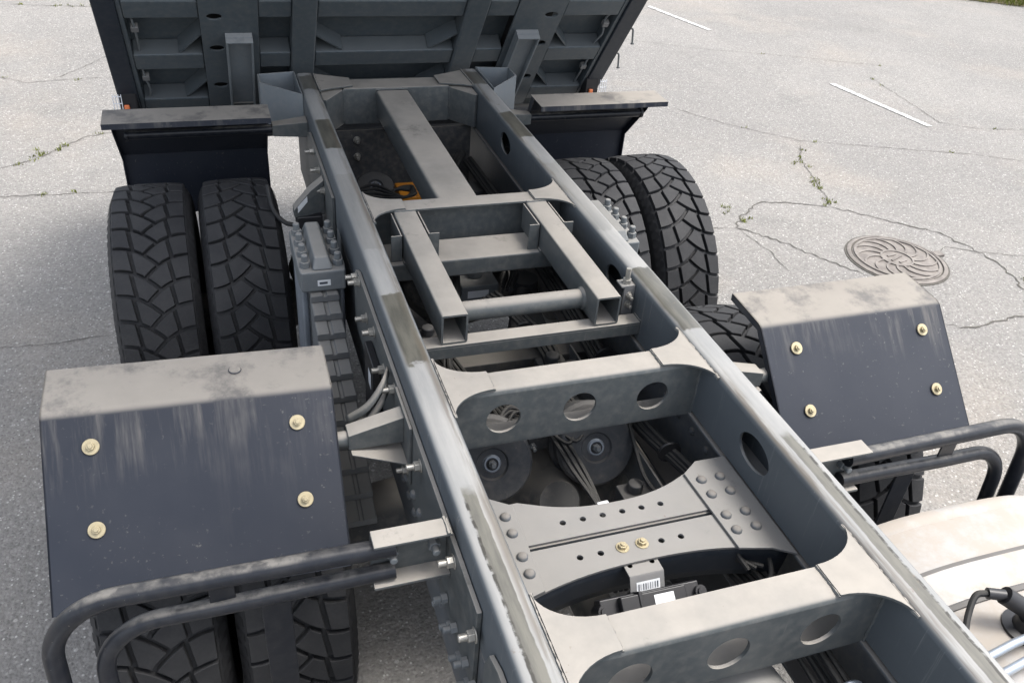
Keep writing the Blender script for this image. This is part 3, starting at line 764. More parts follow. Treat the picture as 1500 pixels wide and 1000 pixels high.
# --- rear mudguards --------------------------------------------------------
for s in (-1, 1):
    g_ = empty('mudguard', (0, 0, 0), truck)
    xa, xb = sorted((s * 0.588, s * 1.224))
    m = MB(); m.add([(xa, .910, 1.281), (xb, .910, 1.281), (xb, .762, 1.277), (xa, .762, 1.277), (xb, .760, 1.255), (xa, .760, 1.255)], [(0, 1, 2, 3), (3, 2, 4, 5)])
    o = m.build('top_sheet', 'fender', g_, 0, 0); sd = o.modifiers.new('t', 'SOLIDIFY'); sd.thickness = 0.005; sd.offset = -1
    xa2, xb2 = sorted((s * 0.595, s * 1.205))
    m = MB(); sec = [(.909, 1.277), (.950, 1.195), (1.138, 0.997), (1.142, 0.70)]
    vs = []; fs = []
    for (y, z) in sec: vs += [(xa2, y, z), (xb2, y, z)]
    fs = [(2 * i, 2 * i + 1, 2 * i + 3, 2 * i + 2) for i in range(3)]
    for sx in (xa2, xb2):       # shallow side walls
        o_ = len(vs)
        for (y, z) in sec: vs += [(sx, y, z), (sx, y - .03, z - .012)]
        fs += [(o_ + 2 * i, o_ + 2 * i + 1, o_ + 2 * i + 3, o_ + 2 * i + 2) for i in range(3)]
    m.add(vs, fs); o = m.build('rear_sheet', 'fender', g_, 0, 0); sd = o.modifiers.new('t', 'SOLIDIFY'); sd.thickness = 0.004; sd.offset = 0
    m = MB(); m.cyl((s * 0.50, .88, 1.185), (s * 1.15, .88, 1.185), 0.019, 18); m.lathe([(0.024, 0), (0.024, .012), (0, .012)], (s * 1.145, .88, 1.185), (s, 0, 0), 16); m.build('support_pipe', 'black_pipe', g_)
    m = MB(); m.hexa([(s * .4335, .84, 1.155), (s * .4335, .92, 1.155), (s * .4335, .92, 1.222), (s * .4335, .84, 1.222)], [(s * .580, .855, 1.160), (s * .580, .905, 1.160), (s * .580, .905, 1.208), (s * .580, .855, 1.208)]); m.build('bracket', 'frame', g_, 0.003)
# hinge boxes outside the rail ends
for s in (-1, 1):
    m = MB(); q = [(0.433, 0.985), (0.600, 1.155), (0.600, 1.275), (0.433, 1.30)]
    th = 0.007; c = Vector((0.51, 1.19))
    for i in range(4):
        a = Vector(q[i]); b = Vector(q[(i + 1) % 4]); n_ = (c - (a + b) / 2).normalized() * th
        ai = a + (c - a).normalized() * th * 1.3; bi = b + (c - b).normalized() * th * 1.3
        m.hexa([(s * a.x, a.y, 1.11), (s * b.x, b.y, 1.11), (s * bi.x, bi.y, 1.11), (s * ai.x, ai.y, 1.11)], [(s * a.x, a.y, 1.292), (s * b.x, b.y, 1.292), (s * bi.x, bi.y, 1.292), (s * ai.x, ai.y, 1.292)])
    m.prism([(s * p[0] * .995, p[1], 1.112) for p in q], (0, 0, 0.006))
    m.build('hinge_box', 'post', truck, 0.0015)  # paler grey puts the sun on the near panel into the colour

# --- guard bars ------------------------------------------------------------
for s in (-1, 1):
    gb = empty('guard_bar', (0, 0, 0), truck)
    m = MB(); y = -1.535
    m.box(*sorted((s * .4445, s * .608)), y - .024, y + .024, 1.246, 1.253)
    m.box(*sorted((s * .4445, s * .608)), y + .017, y + .024, 1.130, 1.246)
    m.box(*sorted((s * .4445, s * .608)), y - .024, y + .024, 1.122, 1.130)
    m.build('bracket', 'frame', gb, 0.002)
    for x in (.475, .565): inst(T_NUT, gb, (s * x, y + .017, 1.192), (0, -1, 0), 0.8, .3)
    m = MB(); m.tube(bend([(s * .56, y, 1.221), (s * .90, y + .018, 1.206), (s * 1.225, y + .034, 1.193), (s * 1.245, y - .0, 0.60)], 0.15, 11), 0.0205, 18); m.build('upper_pipe', 'black_pipe', gb)
    m = MB(); m.tube(bend([(s * .56, y, 1.150), (s * .90, y + .014, 1.128), (s * 1.140, y + .026, 1.117), (s * 1.16, y - .01, 0.60)], 0.13, 11), 0.0185, 18); m.build('lower_pipe', 'black_pipe', gb)
    m = MB(); m.box(*sorted((s * 1.262, s * 1.29)), y - .10, y - .02, .90, 1.06); m.build('reflector', 'label', gb, 0.003)
    m = MB(); m.box(*sorted((s * .775, s * .835)), y + .018, y + .024, 0.45, 1.118); m.build('stay', 'black_pipe', gb, 0.002)
    m = MB(); m.box(*sorted((s * .88, s * .93)), y + .012, y + .017, 1.11, 1.195); m.build('web', 'black_pipe', gb, 0.002)

# --- wheels ---------------------------------------------------------------
def tyre_mesh():
    m = MB(); Rt, W, n = 0.54, 0.125, 88
    prof = [(-0.115, 0.292), (-0.135, 0.33), (-0.152, 0.40), (-0.153, 0.45), (-0.142, 0.495), (-0.132, 0.512), (-0.122, 0.519), (0, 0.523), (0.122, 0.519), (0.132, 0.512), (0.142, 0.495), (0.153, 0.45), (0.152, 0.40), (0.135, 0.33), (0.115, 0.292)]
    o = len(m.v)
    for (a, r) in prof:
        for k in range(n): t = 2 * math.pi * k / n; m.v.append((a, r * math.cos(t), r * math.sin(t)))
    for i in range(len(prof) - 1):
        for k in range(n): a, b = o + i * n + k, o + i * n + (k + 1) % n; m.f.append((a, b, b + n, a + n))
    NP = 37; gw = 0.088        # pitches round the tyre, groove half-width in pitches
    def P(a, b, r):
        rr = r - 0.010 * (a ** 4); t = 2 * math.pi * b / NP
        return (a * W * 1.06, rr * math.cos(t), rr * math.sin(t))
    def right(a): return -0.85 * ((1.0 - a) / 1.15) ** 2.2
    def left(a): return 0.5 - 0.85 * ((a + 1.0) / 1.15) ** 2.2
    SA, SB = W * 1.06, 2 * math.pi * Rt / NP       # metres per unit across and along
    def inset(ring, d):
        Q = [Vector((a * SA, b * SB)) for a, b in ring]; n_ = len(Q); out = []
        for i in range(n_):
            e0 = (Q[i] - Q[i - 1]).normalized(); e1 = (Q[(i + 1) % n_] - Q[i]).normalized()
            n0, n1 = Vector((-e0.y, e0.x)), Vector((-e1.y, e1.x)); nn = n0 + n1
            nn = nn.normalized() if nn.length > 1e-4 else n0
            out.append(Q[i] + nn * min(d / max(nn.dot(n0), .35), d * 2.0))
        return [(p.x / SA, p.y / SB) for p in out]
    def block(ring):
        ring = [p for i, p in enumerate(ring) if math.dist(p, ring[i - 1]) > 1e-4]; n_ = len(ring)
        top = [P(a, b, Rt) for a, b in inset(ring, .0082)]; bot = [P(a, b, Rt - .026) for a, b in inset(ring, .0050)]
        rim_ = [P(a, b, Rt - .0022) for a, b in inset(ring, .0066)]
        o = len(m.v); m.v += top + rim_ + bot
        m.f.append(tuple(range(o, o + n_)))
        for j in range(n_):
            k2 = (j + 1) % n_
            m.f.append((o + j, o + n_ + j, o + n_ + k2, o + k2)); m.f.append((o + n_ + j, o + 2 * n_ + j, o + 2 * n_ + k2, o + n_ + k2))
    def seg(fn, a0, a1, k, n=4): return [(a0 + (a1 - a0) * j / n, k + fn(a0 + (a1 - a0) * j / n)) for j in range(n + 1)]
    for k in range(NP):
        # scale-like centre blocks that lap over the middle, shoulder blocks cut off by a slanted sipe
        block(seg(right, .15, .44, k) + seg(right, .54, -.15, k + 1, 6) + seg(left, -.15, .15, k))
        block(seg(right, .44, 1.0, k) + seg(right, 1.0, .54, k + 1))
        block(seg(left, -.54, -.15, k) + seg(right, -.15, .15, k + 1) + seg(left, .15, -.44, k + 1, 6))
        block(seg(left, -1.0, -.54, k) + seg(left, -.44, -1.0, k + 1))
        # shoulder ribs
        for sgn in (-1, 1):
            for q in range(2):
                b0 = k + q * .5; o = len(m.v)
                for (a, r) in ((sgn * 0.1335, 0.5135), (sgn * 0.1505, 0.476)):
                    for db in (0.05, 0.35):
                        t = 2 * math.pi * (b0 + db) / NP; m.v.append((a, r * math.cos(t), r * math.sin(t)))
                m.f.append((o, o + 1, o + 3, o + 2))
    return m
tyre = tyre_mesh().build('tyre', 'tyre', None, 0, 28)
m = MB(); m.lathe([(0.293, -.118), (0.286, -.112), (0.270, -.06), (0.262, 0.0), (0.270, .06), (0.286, .112), (0.293, .118)], (0, 0, 0), (1, 0, 0), 40, close=True)
m.lathe([(0.262, 0.045), (0.20, 0.10), (0.165, 0.112), (0.12, 0.112), (0.118, 0.10), (0, 0.10)], (0, 0, 0), (1, 0, 0), 40)
rim = m.build('rim', 'rim', None)
m = MB(); m.lathe([(0.112, 0.10), (0.112, 0.17), (0.09, 0.20), (0.0, 0.205)], (0, 0, 0), (1, 0, 0), 24); hub = m.build('hub', 'under', None)
def wheel(x, y, outer_side, spin):
    w = empty('wheel', (x, y, 0.54), truck)
    w.rotation_euler = (spin, 0, 0 if outer_side > 0 else math.pi)
    for src in (tyre, rim, hub):
        o = src.copy(); COL.objects.link(o); o.parent = w
    for k in range(10):
        a = 2 * math.pi * k / 10; inst(T_NUT, w, (0.112, .142 * math.cos(a), .142 * math.sin(a)), (1, 0, 0), 0.8)
AX = (0.52, -0.80)
for yi, y in enumerate(AX):
    for s in (-1, 1):
        wheel(s * 1.083, y, s, 0.02 + .31 * yi + s); wheel(s * 0.757, y, -s, 0.11 + .17 * yi + 2 * s)
for o in (tyre, rim, hub): used(o)

# --- axles, brakes, suspension (in the dark below the frame) ---------------
for y in AX:
    ax = empty('axle', (0, 0, 0), truck)
    m = MB(); m.tube([(-1.05, y, .54), (-.62, y, .54), (-.36, y, .55), (-.24, y, .57), (0, y, .58), (.24, y, .57), (.36, y, .55), (.62, y, .54), (1.05, y, .54)], .1, 24, True, [.075, .085, .11, .2, .245, .2, .11, .085, .075]); m.build('housing', 'under', ax)
    m = MB(); m.lathe([(.21, 0), (.21, .03), (.17, .06), (.15, .18), (.10, .22), (.06, .30), (0, .30)], (0, y - .10, .64), (0, -.8, .6), 28); dc = m.build('differential', 'under', ax)
    d = Vector((0, -.8, .6)); u = Vector((1, 0, 0)); w_ = d.cross(u)
    for k in range(16):
        a = k * math.pi / 8; inst(T_NUT, ax, Vector((0, y - .10, .64)) + d * .03 + u * .19 * math.cos(a) + w_ * .19 * math.sin(a), d, .9)
    for s in (-1, 1):
        m = MB(); m.lathe([(.21, 0), (.215, .16), (.20, .17), (0, .17)], (s * .60, y, .54), (s, 0, 0), 32); m.build('brake_drum', 'under', ax)
def chamber(c, d, r=.116):
    e = empty('brake_chamber', (0, 0, 0), truck)
    m = MB(); m.lathe([(r * .55, -.20), (r * .9, -.18), (r * .98, -.10), (r * 1.06, -.09), (r * 1.06, -.075), (r * .98, -.065), (r, -.012), (r * .93, -.002), (r * .62, .004), (r * .40, .002), (r * .36, -.006), (r * .2, -.006), (0, -.006)], c, d, 36); m.build('can', 'chamber', e)
    inst(T_NUT, e, Vector(c) + Vector(d).normalized() * -.006, d, 0.7, .4)
    m = MB(); m.lathe([(.026, 0), (.022, .006), (.018, .006)], Vector(c) + Vector(d).normalized() * -.006, d, 20, close=True); m.build('ring', 'rod', e)
chamber((-.196, -1.09, .965), (-.10, -.80, .42)); chamber((.120, -1.085, .955), (-.10, -.80, .42))
chamber((-.165, .76, .95), (-.05, -.45, .9), .085); chamber((.19, .80, .92), (-.05, -.6, .8), .085)
# leaf spring packs on the trunnion
for s in (-1, 1):
    sp = empty('leaf_spring', (s * .532, -0.14, 0), truck)
    NL = 11
    for k in range(NL):
        hl = 0.16 + 0.062 * k; zt = 1.075 - 0.0265 * k
        vs = []; fs = []; n = 12; w = .046
        sec = [(-w, -.004), (-w + .004, 0), (-.008, 0), (-.004, -.005), (.004, -.005), (.008, 0), (w - .004, 0), (w, -.004), (w, -.024), (-w, -.024)]
        for i in range(n + 1):
            t = -1 + 2 * i / n; yy = t * hl; sag = -0.16 * (yy / .8) ** 2
            for (px, pz) in sec: vs.append((px, yy, zt + sag + pz))
        q = len(sec)
        for i in range(n):
            for j in range(q): a, b = i * q + j, i * q + (j + 1) % q; fs.append((a, b, b + q, a + q))
        fs += [tuple(range(q)), tuple(n * q + j for j in range(q - 1, -1, -1))]
        m = MB(); m.add(vs, fs); m.build('leaf', 'spring', sp, 0.0012)
    m = MB()
    m.prism([(-.072, -.145, 1.076), (.072, -.145, 1.076), (.076, -.10, 1.076), (.076, .16, 1.076), (-.076, .16, 1.076), (-.076, -.10, 1.076)], (0, 0, .075))
    m.hexa([(-.034, -.140, 1.1515), (.034, -.140, 1.1515), (.034, .155, 1.1515), (-.034, .155, 1.1515)], [(-.022, -.11, 1.188), (.022, -.11, 1.188), (.022, .14, 1.188), (-.022, .14, 1.188)])
    m.build('clamp_plate', 'cast', sp, 0.007, seg=3)
    m = MB(); m.add([(-.020, -.1458, 1.098), (.022, -.1458, 1.098), (.022, -.1458, 1.120), (-.020, -.1458, 1.120)], [(0, 1, 2, 3)]); m.build('label', 'label', sp, 0, 0)
    m = MB(); m.add([(-.014, -.1464, 1.104), (.012, -.1464, 1.104), (.012, -.1464, 1.113), (-.014, -.1464, 1.113)], [(0, 1, 2, 3)]); m.build('ink_bar', 'ink', sp, 0, 0)
    for x in (-.053, .053):
        for yy in (-.105, -.03, .045, .12):
            inst(T_NUT, sp, (x, yy, 1.151), (0, 0, 1), 1.05, random.random())
            m = MB(); m.cyl((x * 1.12, yy, .62), (x * 1.12, yy, 1.077), .0115, 12); m.build('u_bolt', 'rod', sp)
    m = MB(); m.lathe([(.12, -.09), (.13, -.06), (.13, .06), (.12, .09)], (0, 0, .60), (1, 0, 0), 24); m.build('trunnion', 'under', sp)
    # damper / valve in a dark housing between spring and frame
    m = MB(); m.box(*sorted((-s * .022 - s * .0, s * .016)), -.42, -.36, .80, 1.10)
# levelling valve and hoses by the left rail, rear
vb = empty('valve_bracket', (0, 0, 0), truck)
for s in (-1,):
    m = MB(); m.prism([(-.446, .30, 1.10), (-.446, .30, 1.20), (-.50, .285, 1.165), (-.565, .26, 1.105), (-.565, .26, 1.075), (-.446, .30, 1.06)], (0, .05, .0)); m.build('plate', 'frame', vb, 0.002)
    m = MB(); m.box(-.556, -.46, .262, .34, .955, 1.073); m.build('valve', 'plastic', vb, 0.006)
    m = MB(); a = [(-.551, .2585, 1.092), (-.512, .2735, 1.128), (-.512, .2735, 1.152), (-.551, .2585, 1.118)]; m.add([(p[0], p[1] + .002, p[2]) for p in a], [(0, 1, 2, 3)]); m.build('label', 'label', vb, 0, 0)
    m = MB(); m.tube(smooth_path([(-.55, .30, 1.02), (-.60, .32, 1.03), (-.635, .36, 1.07), (-.645, .42, 1.14)], 6), .009, 10); m.build('hose', 'hose', vb)
    m = MB(); m.cyl((-.52, .22, .72), (-.505, .24, 1.02), .014, 14); m.build('rod', 'rod', vb)
sb = MB(); sb.box(-.468, -.446, -.80, -.66, .83, 1.125); sv = sb.build('sensor_box', 'plastic', truck, 0.004)
m = MB(); m.add([(-.4685, -.762, 1.02), (-.4685, -.722, 1.02), (-.4685, -.722, 1.075), (-.4685, -.762, 1.075)], [(0, 1, 2, 3)]); m.build('label', 'label', sv, 0, 0)
# torque rods, drive shaft, air reservoir, small boxes inside the frame
for (a, b) in (((-.27, .02, .83), (-.03, -.56, .80)), ((.28, .0, .83), (.03, -.56, .80)), ((-.28, .70, .90), (-.03, .30, .78)), ((.28, .70, .90), (.03, .30, .78))):
    m = MB(); m.cyl(a, b, .032, 18); m.lathe([(.055, -.04), (.055, .04)], a, (0, 0, 1), 20); m.lathe([(.055, -.04), (.055, .04)], b, (0, 0, 1), 20); m.build('torque_rod', 'chamber', truck)
m = MB(); m.cyl((0.0, -.45, .66), (0, .30, .66), .05, 20); m.build('drive_shaft', 'under', truck)
m = MB(); m.cyl((0.0, -3.2, .80), (0, -1.25, .70), .055, 20); m.build('drive_shaft', 'under', truck)
m = MB(); m.lathe([(0, -.01), (.07, 0), (.115, .03), (.12, .06), (.12, .7), (.07, .75), (0, .76)], (.09, -1.83, .93), (.12, -1, .02), 32); m.build('air_reservoir', 'cast', truck)
m = MB(); m.box(-.03, .115, -.175, -.05, .90, .965); m.cyl((.04, -.10, .965), (.04, -.10, .995), .03, 16); mv = m.build('modulator_valve', 'cast', truck, 0.006)
m = MB(); m.add([(-.005, -.1755, .915), (.075, -.1755, .915), (.075, -.1755, .945), (-.005, -.1755, .945)], [(0, 1, 2, 3)]); m.build('label', 'label', mv, 0, 0)
m = MB(); m.box(-.06, .12, .70, .86, .86, .91); m.build('orange_block', 'orange', truck, 0.004)
m = MB(); m.box(-.342, .342, 1.02, 1.03, .42, 1.105); pl = m.build('rear_plate', 'under', truck)
for z in (1.06, .98): inst(T_STUD, pl, (-.20, 1.02, z), (0, -1, 0), 1.0)
m = MB(); m.box(.25, .34, -1.38, -.55, .795, .803); m.box(.25, .256, -1.38, -.55, .803, .93); m.build('hose_tray', 'frame_low', truck)
for x0, x1, y in ((-.34, .34, .28), (-.34, .34, -.50)):
    m = MB(); m.box(x0, x1, y - .06, y + .06, .81, .90); m.build('cross_bearer', 'under', truck, 0.004)
m = MB(); m.cyl((-1.0, -1.72, .86), (-.434, -1.72, .86), .032, 18); m.build('step_pipe', 'cast', truck)
# hoses and cables -------------------------------------------------------------
def hose(pts, r=.008, mat='hose'):
    m = MB(); m.tube(smooth_path(pts, 7), r, 8); return m.build('hose', mat, truck)
for k in range(6):
    dx = random.uniform(-.02, .02); dz = random.uniform(-.015, .015)
    hose([(.30 + dx, .9, .98 + dz), (.315 + dx, .2, .97 + dz), (.30 + dx * 1.5, -.55, .97 + dz), (.285 + dx, -1.0, .96 + dz), (.325 + dx * .5, -1.40, .99 + dz), (.31 + dx, -2.2, 1.0 + dz), (.30 + dx, -3.0, 1.0 + dz)], random.choice((.006, .008, .010)))
for k in range(9):
    dx = random.uniform(-.035, .035); dz = random.uniform(-.02, .03)
    hose([(.29 + dx, -1.55, .96 + dz), (.30 + dx, -1.8, 1.0 + dz), (.285 + dx, -2.1, 1.01 + dz), (.30 + dx, -2.6, 1.0 + dz)], random.choice((.006, .008)))
for k in range(3):
    hose([(.25 + .02 * k, -1.66, 1.05), (.235, -1.62, 1.075 - .01 * k), (.27, -1.56 - .01 * k, 1.08), (.315, -1.60, 1.07), (.30, -1.68, 1.05), (.26, -1.72, 1.02), (.30, -1.8, 1.0)], .006)
for k in range(3):
    x = .015 + .016 * k
    hose([(x - .08, -.86, 1.03), (x - .02, -1.02, .98), (x, -1.16, .96), (x + .035 - .012 * k, -1.27, .92), (x + .06 - .018 * k, -1.35, .84), (x + .05, -1.42, .74)], .0065)
m = MB(); m.box(.048, .082, -1.285, -1.262, .905, .93); m.build('cable_clip', 'label', truck, 0.003)
hose([(.24, -1.0, 1.02), (.22, -1.12, .98), (.22, -1.22, .93), (.27, -1.30, .90), (.33, -1.36, .95)], .006)
for k in range(4):
    d = .02 * k
    hose([(-.33, .62 - d, 1.0), (-.20, .58 + d, .98 + .01 * k), (-.09, .52, 1.0), (-.02, .60 + d, .98), (-.10, .66, .97), (-.22, .56 - d, .95)], .007)
for k in range(5):
    d = random.uniform(-.03, .03)
    hose([(.03 + d, -.30, 1.0 + d * .5), (.10 + d, -.42, .98), (.16 + d, -.58, .93 + d * .4), (.12 + d, -.80, .92), (.20 + d, -1.02, .95)], .008)
    hose([(-.20 + d, -.52, .95), (-.13 + d, -.70, .90), (-.09 + d, -.84, .93), (-.12 + d, -1.05, .98)], .0065)
hose([(.02, -1.96, 1.07), (.10, -1.99, 1.06), (.20, -2.0, 1.04), (.24, -2.05, .99), (.22, -2.2, .93)], .009)
for (x, y, z) in ((.21, -1.98, 1.0), (.24, -2.08, 1.0)):
    m = MB(); m.box(x - .05, x + .05, y - .02, y + .03, z - .06, z - .05)
# dark floor plate below the near bay
m = MB(); m.box(.12, .345, -2.35, -1.90, .90, .906); tp = m.build('tray_plate', 'under', truck)
for (x, y) in ((.20, -1.97), (.23, -2.05), (.17, -2.2)): inst(T_STUD, tp, (x, y, .906), (0, 0, 1), 1.1)

# weld beads
def weld(p0, p1, r=.0045, parent=None):
    a, b = Vector(p0), Vector(p1); n = max(3, int((b - a).length / .007))
    m = MB(); m.tube([a.lerp(b, i / n) + Vector([random.uniform(-.0008, .0008) for _ in range(3)]) for i in range(n + 1)], r, 6, True, [r * random.uniform(.72, 1.25) for _ in range(n + 1)])
    m.build('weld_bead', 'frame', parent or truck)
for s in (-1, 1):
    for (yf, yn) in ((-1.085, -1.160), (-1.848, -1.927)):
        weld((s * XI, yf + .082, 1.2815), (s * XI, yn - .082, 1.2815), .005)
        weld((s * XI, yn, 1.275), (s * XI, yn, 1.105)); weld((s * .232, yf, 1.2815), (s * .232, yn, 1.2815), .0035)
    weld((s * XI, 0.0, 1.2815), (s * XI, -.232, 1.2815), .005); weld((s * .232, -.078, 1.2815), (s * .232, -.150, 1.2815), .0035)
    weld((s * .197, -.335, 1.1785), (s * .197, -.187, 1.1785)); weld((s * .275, -.335, 1.1785), (s * .275, -.187, 1.1785))
    weld((s * .20, -.152, 1.2775), (s * .272, -.152, 1.2775), .004); weld((s * XI, -.335, 1.178), (s * XI, -.19, 1.178)); weld((s * XI, -.335, 1.178), (s * XI, -.335, 1.115))
    weld((s * .246, 1.074, 1.12), (s * .246, 1.074, 1.275)); weld((s * .452, -1.535 - .024, 1.253), (s * .452, -1.535 + .024, 1.253), .004)
    weld((s * .3515, 1.04, 1.288), (s * .3515, 1.27, 1.288), .005); weld((s * XI, -.812, 1.179), (s * XI, -.762, 1.179), .004)
weld((-.098, 1.0745, 1.2715), (.048, 1.0745, 1.2715)); weld((-.098, -.078, 1.2695), (.048, -.078, 1.2695), .004)
# more air lines, clips and valves crowding the inside of the frame
def lines(path, n, spread, rs=(.005, .0065, .008)):
    for _ in range(n):
        ox, oy, oz = (random.uniform(-spread, spread) for _ in range(3))
        hose([(x + ox + random.uniform(-.008, .008), y + oy, z + oz * .6 + random.uniform(-.008, .008)) for x, y, z in path], random.choice(rs))
lines([(-.30, 1.0, .98), (-.31, .5, 1.0), (-.29, .05, .97), (-.30, -.5, .96), (-.27, -1.0, .95), (-.30, -1.5, .93), (-.31, -2.4, .97)], 6, .022)
lines([(-.05, -.15, 1.02), (-.12, -.42, 1.0), (-.19, -.62, .93), (-.10, -.86, .90), (-.22, -1.02, .97)], 5, .03)
lines([(.10, .85, .95), (.05, .55, .92), (.12, .30, .95), (.20, .0, .94), (.10, -.25, .98)], 5, .03)
lines([(.26, .9, 1.02), (.18, .72, .97), (.24, .45, .95), (.29, .2, 1.0)], 4, .02)
lines([(-.02, -.95, 1.0), (.05, -1.05, .97), (.12, -.98, .99), (.22, -1.03, .96), (.30, -.9, 1.0)], 6, .03)
lines([(-.26, -.92, 1.0), (-.18, -1.02, 1.02), (-.10, -.94, 1.01), (.0, -1.0, .98)], 6, .025)
for (x, y, z) in ((.30, -1.18, .985), (.30, -.72, .99), (.305, -1.98, 1.02), (.30, -2.25, 1.02), (-.295, -.95, .97), (.10, -.50, .975)):
    m = MB(); m.lathe([(.034, -.004), (.036, 0), (.034, .004)], (x, y, z), (0.1, 1, 0), 14); m.build('cable_tie', 'rod' if y < -1.5 else 'plastic', truck)
for (x, y, z, d) in ((.16, -.62, .90, .05), (-.21, -.40, .92, .045), (.22, .35, .93, .05), (.05, .48, .90, .04), (-.02, -.97, .93, .035), (.20, -1.20, .86, .045)):
    m = MB(); m.box(x - d, x + d, y - d * .7, y + d * .7, z - d, z + d * .4); m.lathe([(d * .5, 0), (d * .5, d * .6), (d * .3, d * .7), (0, d * .7)], (x, y, z + d * .4), (0, 0, 1), 16); m.lathe([(d * .3, 0), (d * .3, d * .9), (0, d * .9)], (x + d, y, z), (1, 0, 0), 12); v_ = m.build('air_valve', random.choice(('chamber', 'cast', 'under')), truck, 0.004)
    inst(T_NUT, v_, (x - d * .6, y - d * .7, z - d * .3), (0, -1, 0), .6)

# --- fuel tank, right ----------------------------------------------------------
ft = empty('fuel_tank', (0.90, 0, 0.75), truck)
def tank_loop(hw, hh, rr=0, n=72, p=3.2):
    L = []
    for k in range(n):
        a = 2 * math.pi * k / n; c, q = math.cos(a), math.sin(a)
        L.append((hw * math.copysign(abs(c) ** (2 / p), c), hh * math.copysign(abs(q) ** (2 / p), q)))
    return L
def loft(sections):
    m = MB(); n = len(sections[0][1]); vs = []
    for y, lp in sections: vs += [(x, y, z) for x, z in lp]
    fs = [(i * n + k, i * n + (k + 1) % n, (i + 1) * n + (k + 1) % n, (i + 1) * n + k) for i in range(len(sections) - 1) for k in range(n)]
    fs += [tuple(range(n - 1, -1, -1)), tuple((len(sections) - 1) * n + k for k in range(n))]
    return m.add(vs, fs)
HW, HH, RR = 0.42, 0.29, 0.0
loft([(-1.600, tank_loop(HW - .05, HH - .05)), (-1.592, tank_loop(HW - .022, HH - .022)), (-1.597, tank_loop(HW - .006, HH - .006)), (-1.608, tank_loop(HW, HH)), (-1.632, tank_loop(HW, HH)), (-1.638, tank_loop(HW - .005, HH - .005)), (-1.645, tank_loop(HW - .003, HH - .003)), (-3.2, tank_loop(HW - .004, HH - .004, RR)), (-3.22, tank_loop(HW - .03, HH - .03, RR - .02))]).build('tank_shell', 'tank', ft, 0, 40)
for y in (-1.82, -2.55):
    for (ya, yb, d, mt) in ((y - .056, y + .056, .003, 'liner'), (y - .043, y + .043, .007, 'tank')):
        A = tank_loop(HW + d, HH + d, RR); B_ = tank_loop(HW - .006, HH - .006, RR); m = MB(); n = len(A)
        vs = [(x, ya, z) for x, z in A] + [(x, yb, z) for x, z in A] + [(x, ya, z) for x, z in B_] + [(x, yb, z) for x, z in B_]; fs = []
        for i in range(n): j = (i + 1) % n; fs += [(i, j, n + j, n + i), (i, 2 * n + i, 2 * n + j, j), (n + i, n + j, 3 * n + j, 3 * n + i)]
        m.add(vs, fs); m.build('strap_liner' if mt == 'liner' else 'strap', mt, ft)
m = MB(); m.lathe([(.055, 0), (.055, .008), (.035, .012), (.03, .035), (0, .035)], (-.10, -1.965, HH - .008), (0, 0, 1), 24); m.build('fuel_sender', 'plastic', ft)
m = MB(); m.cyl((-.10, -1.965, HH + .02), (-.13, -1.94, HH + .065), .019, 14); m.cyl((-.125, -1.945, HH + .055), (-.165, -1.92, HH + .078), .0215, 16); m.cyl((-.165, -1.92, HH + .078), (-.20, -1.905, HH + .078), .013, 12); m.build('plug', 'plastic', ft)
m = MB(); m.tube(smooth_path([(-.20, -1.905, HH + .078), (-.225, -1.90, HH + .07), (-.255, -1.925, HH + .04), (-.285, -1.96, HH + .012), (-.34, -1.995, HH), (-.44, -2.03, HH - .03)], 7), .0075, 10); m.build('cable', 'hose', ft)
for dy in (0.0, .042):
    m = MB(); m.tube([(-.06, -1.995 - dy, HH + .035), (-.20, -2.005 - dy, HH + .03), (-.33, -2.02 - dy, HH + .015)], .0095, 14); m.build('fuel_line', 'rod', ft)
    m = MB(); m.lathe([(.016, 0), (.016, .022), (.012, .026), (.012, .04)], (-.10, -1.998 - dy, HH + .034), (-1, -.05, -.03), 6); m.build('fitting', 'zinc', ft)
    m = MB(); m.lathe([(.0145 if k % 2 else .0115, k * .005) for k in range(16)], (-.29, -2.015 - dy, HH + .02), (-1, -.12, -.12), 14); m.build('corrugated_sleeve', 'hose', ft)

# --- tipped body -----------------------------------------------------------------
TA = R(53); BO = Vector((0, 1.517, 1.10)); BU = Vector((0, -math.cos(TA), math.sin(TA))); BN = Vector((0, -math.sin(TA), -math.cos(TA)))
bm_ = Matrix((Vector((1, 0, 0)), BU, BN)).transposed().to_4x4(); bm_.translation = BO
body = empty('dump_body', (0, 0, 0), truck); body.matrix_local = bm_
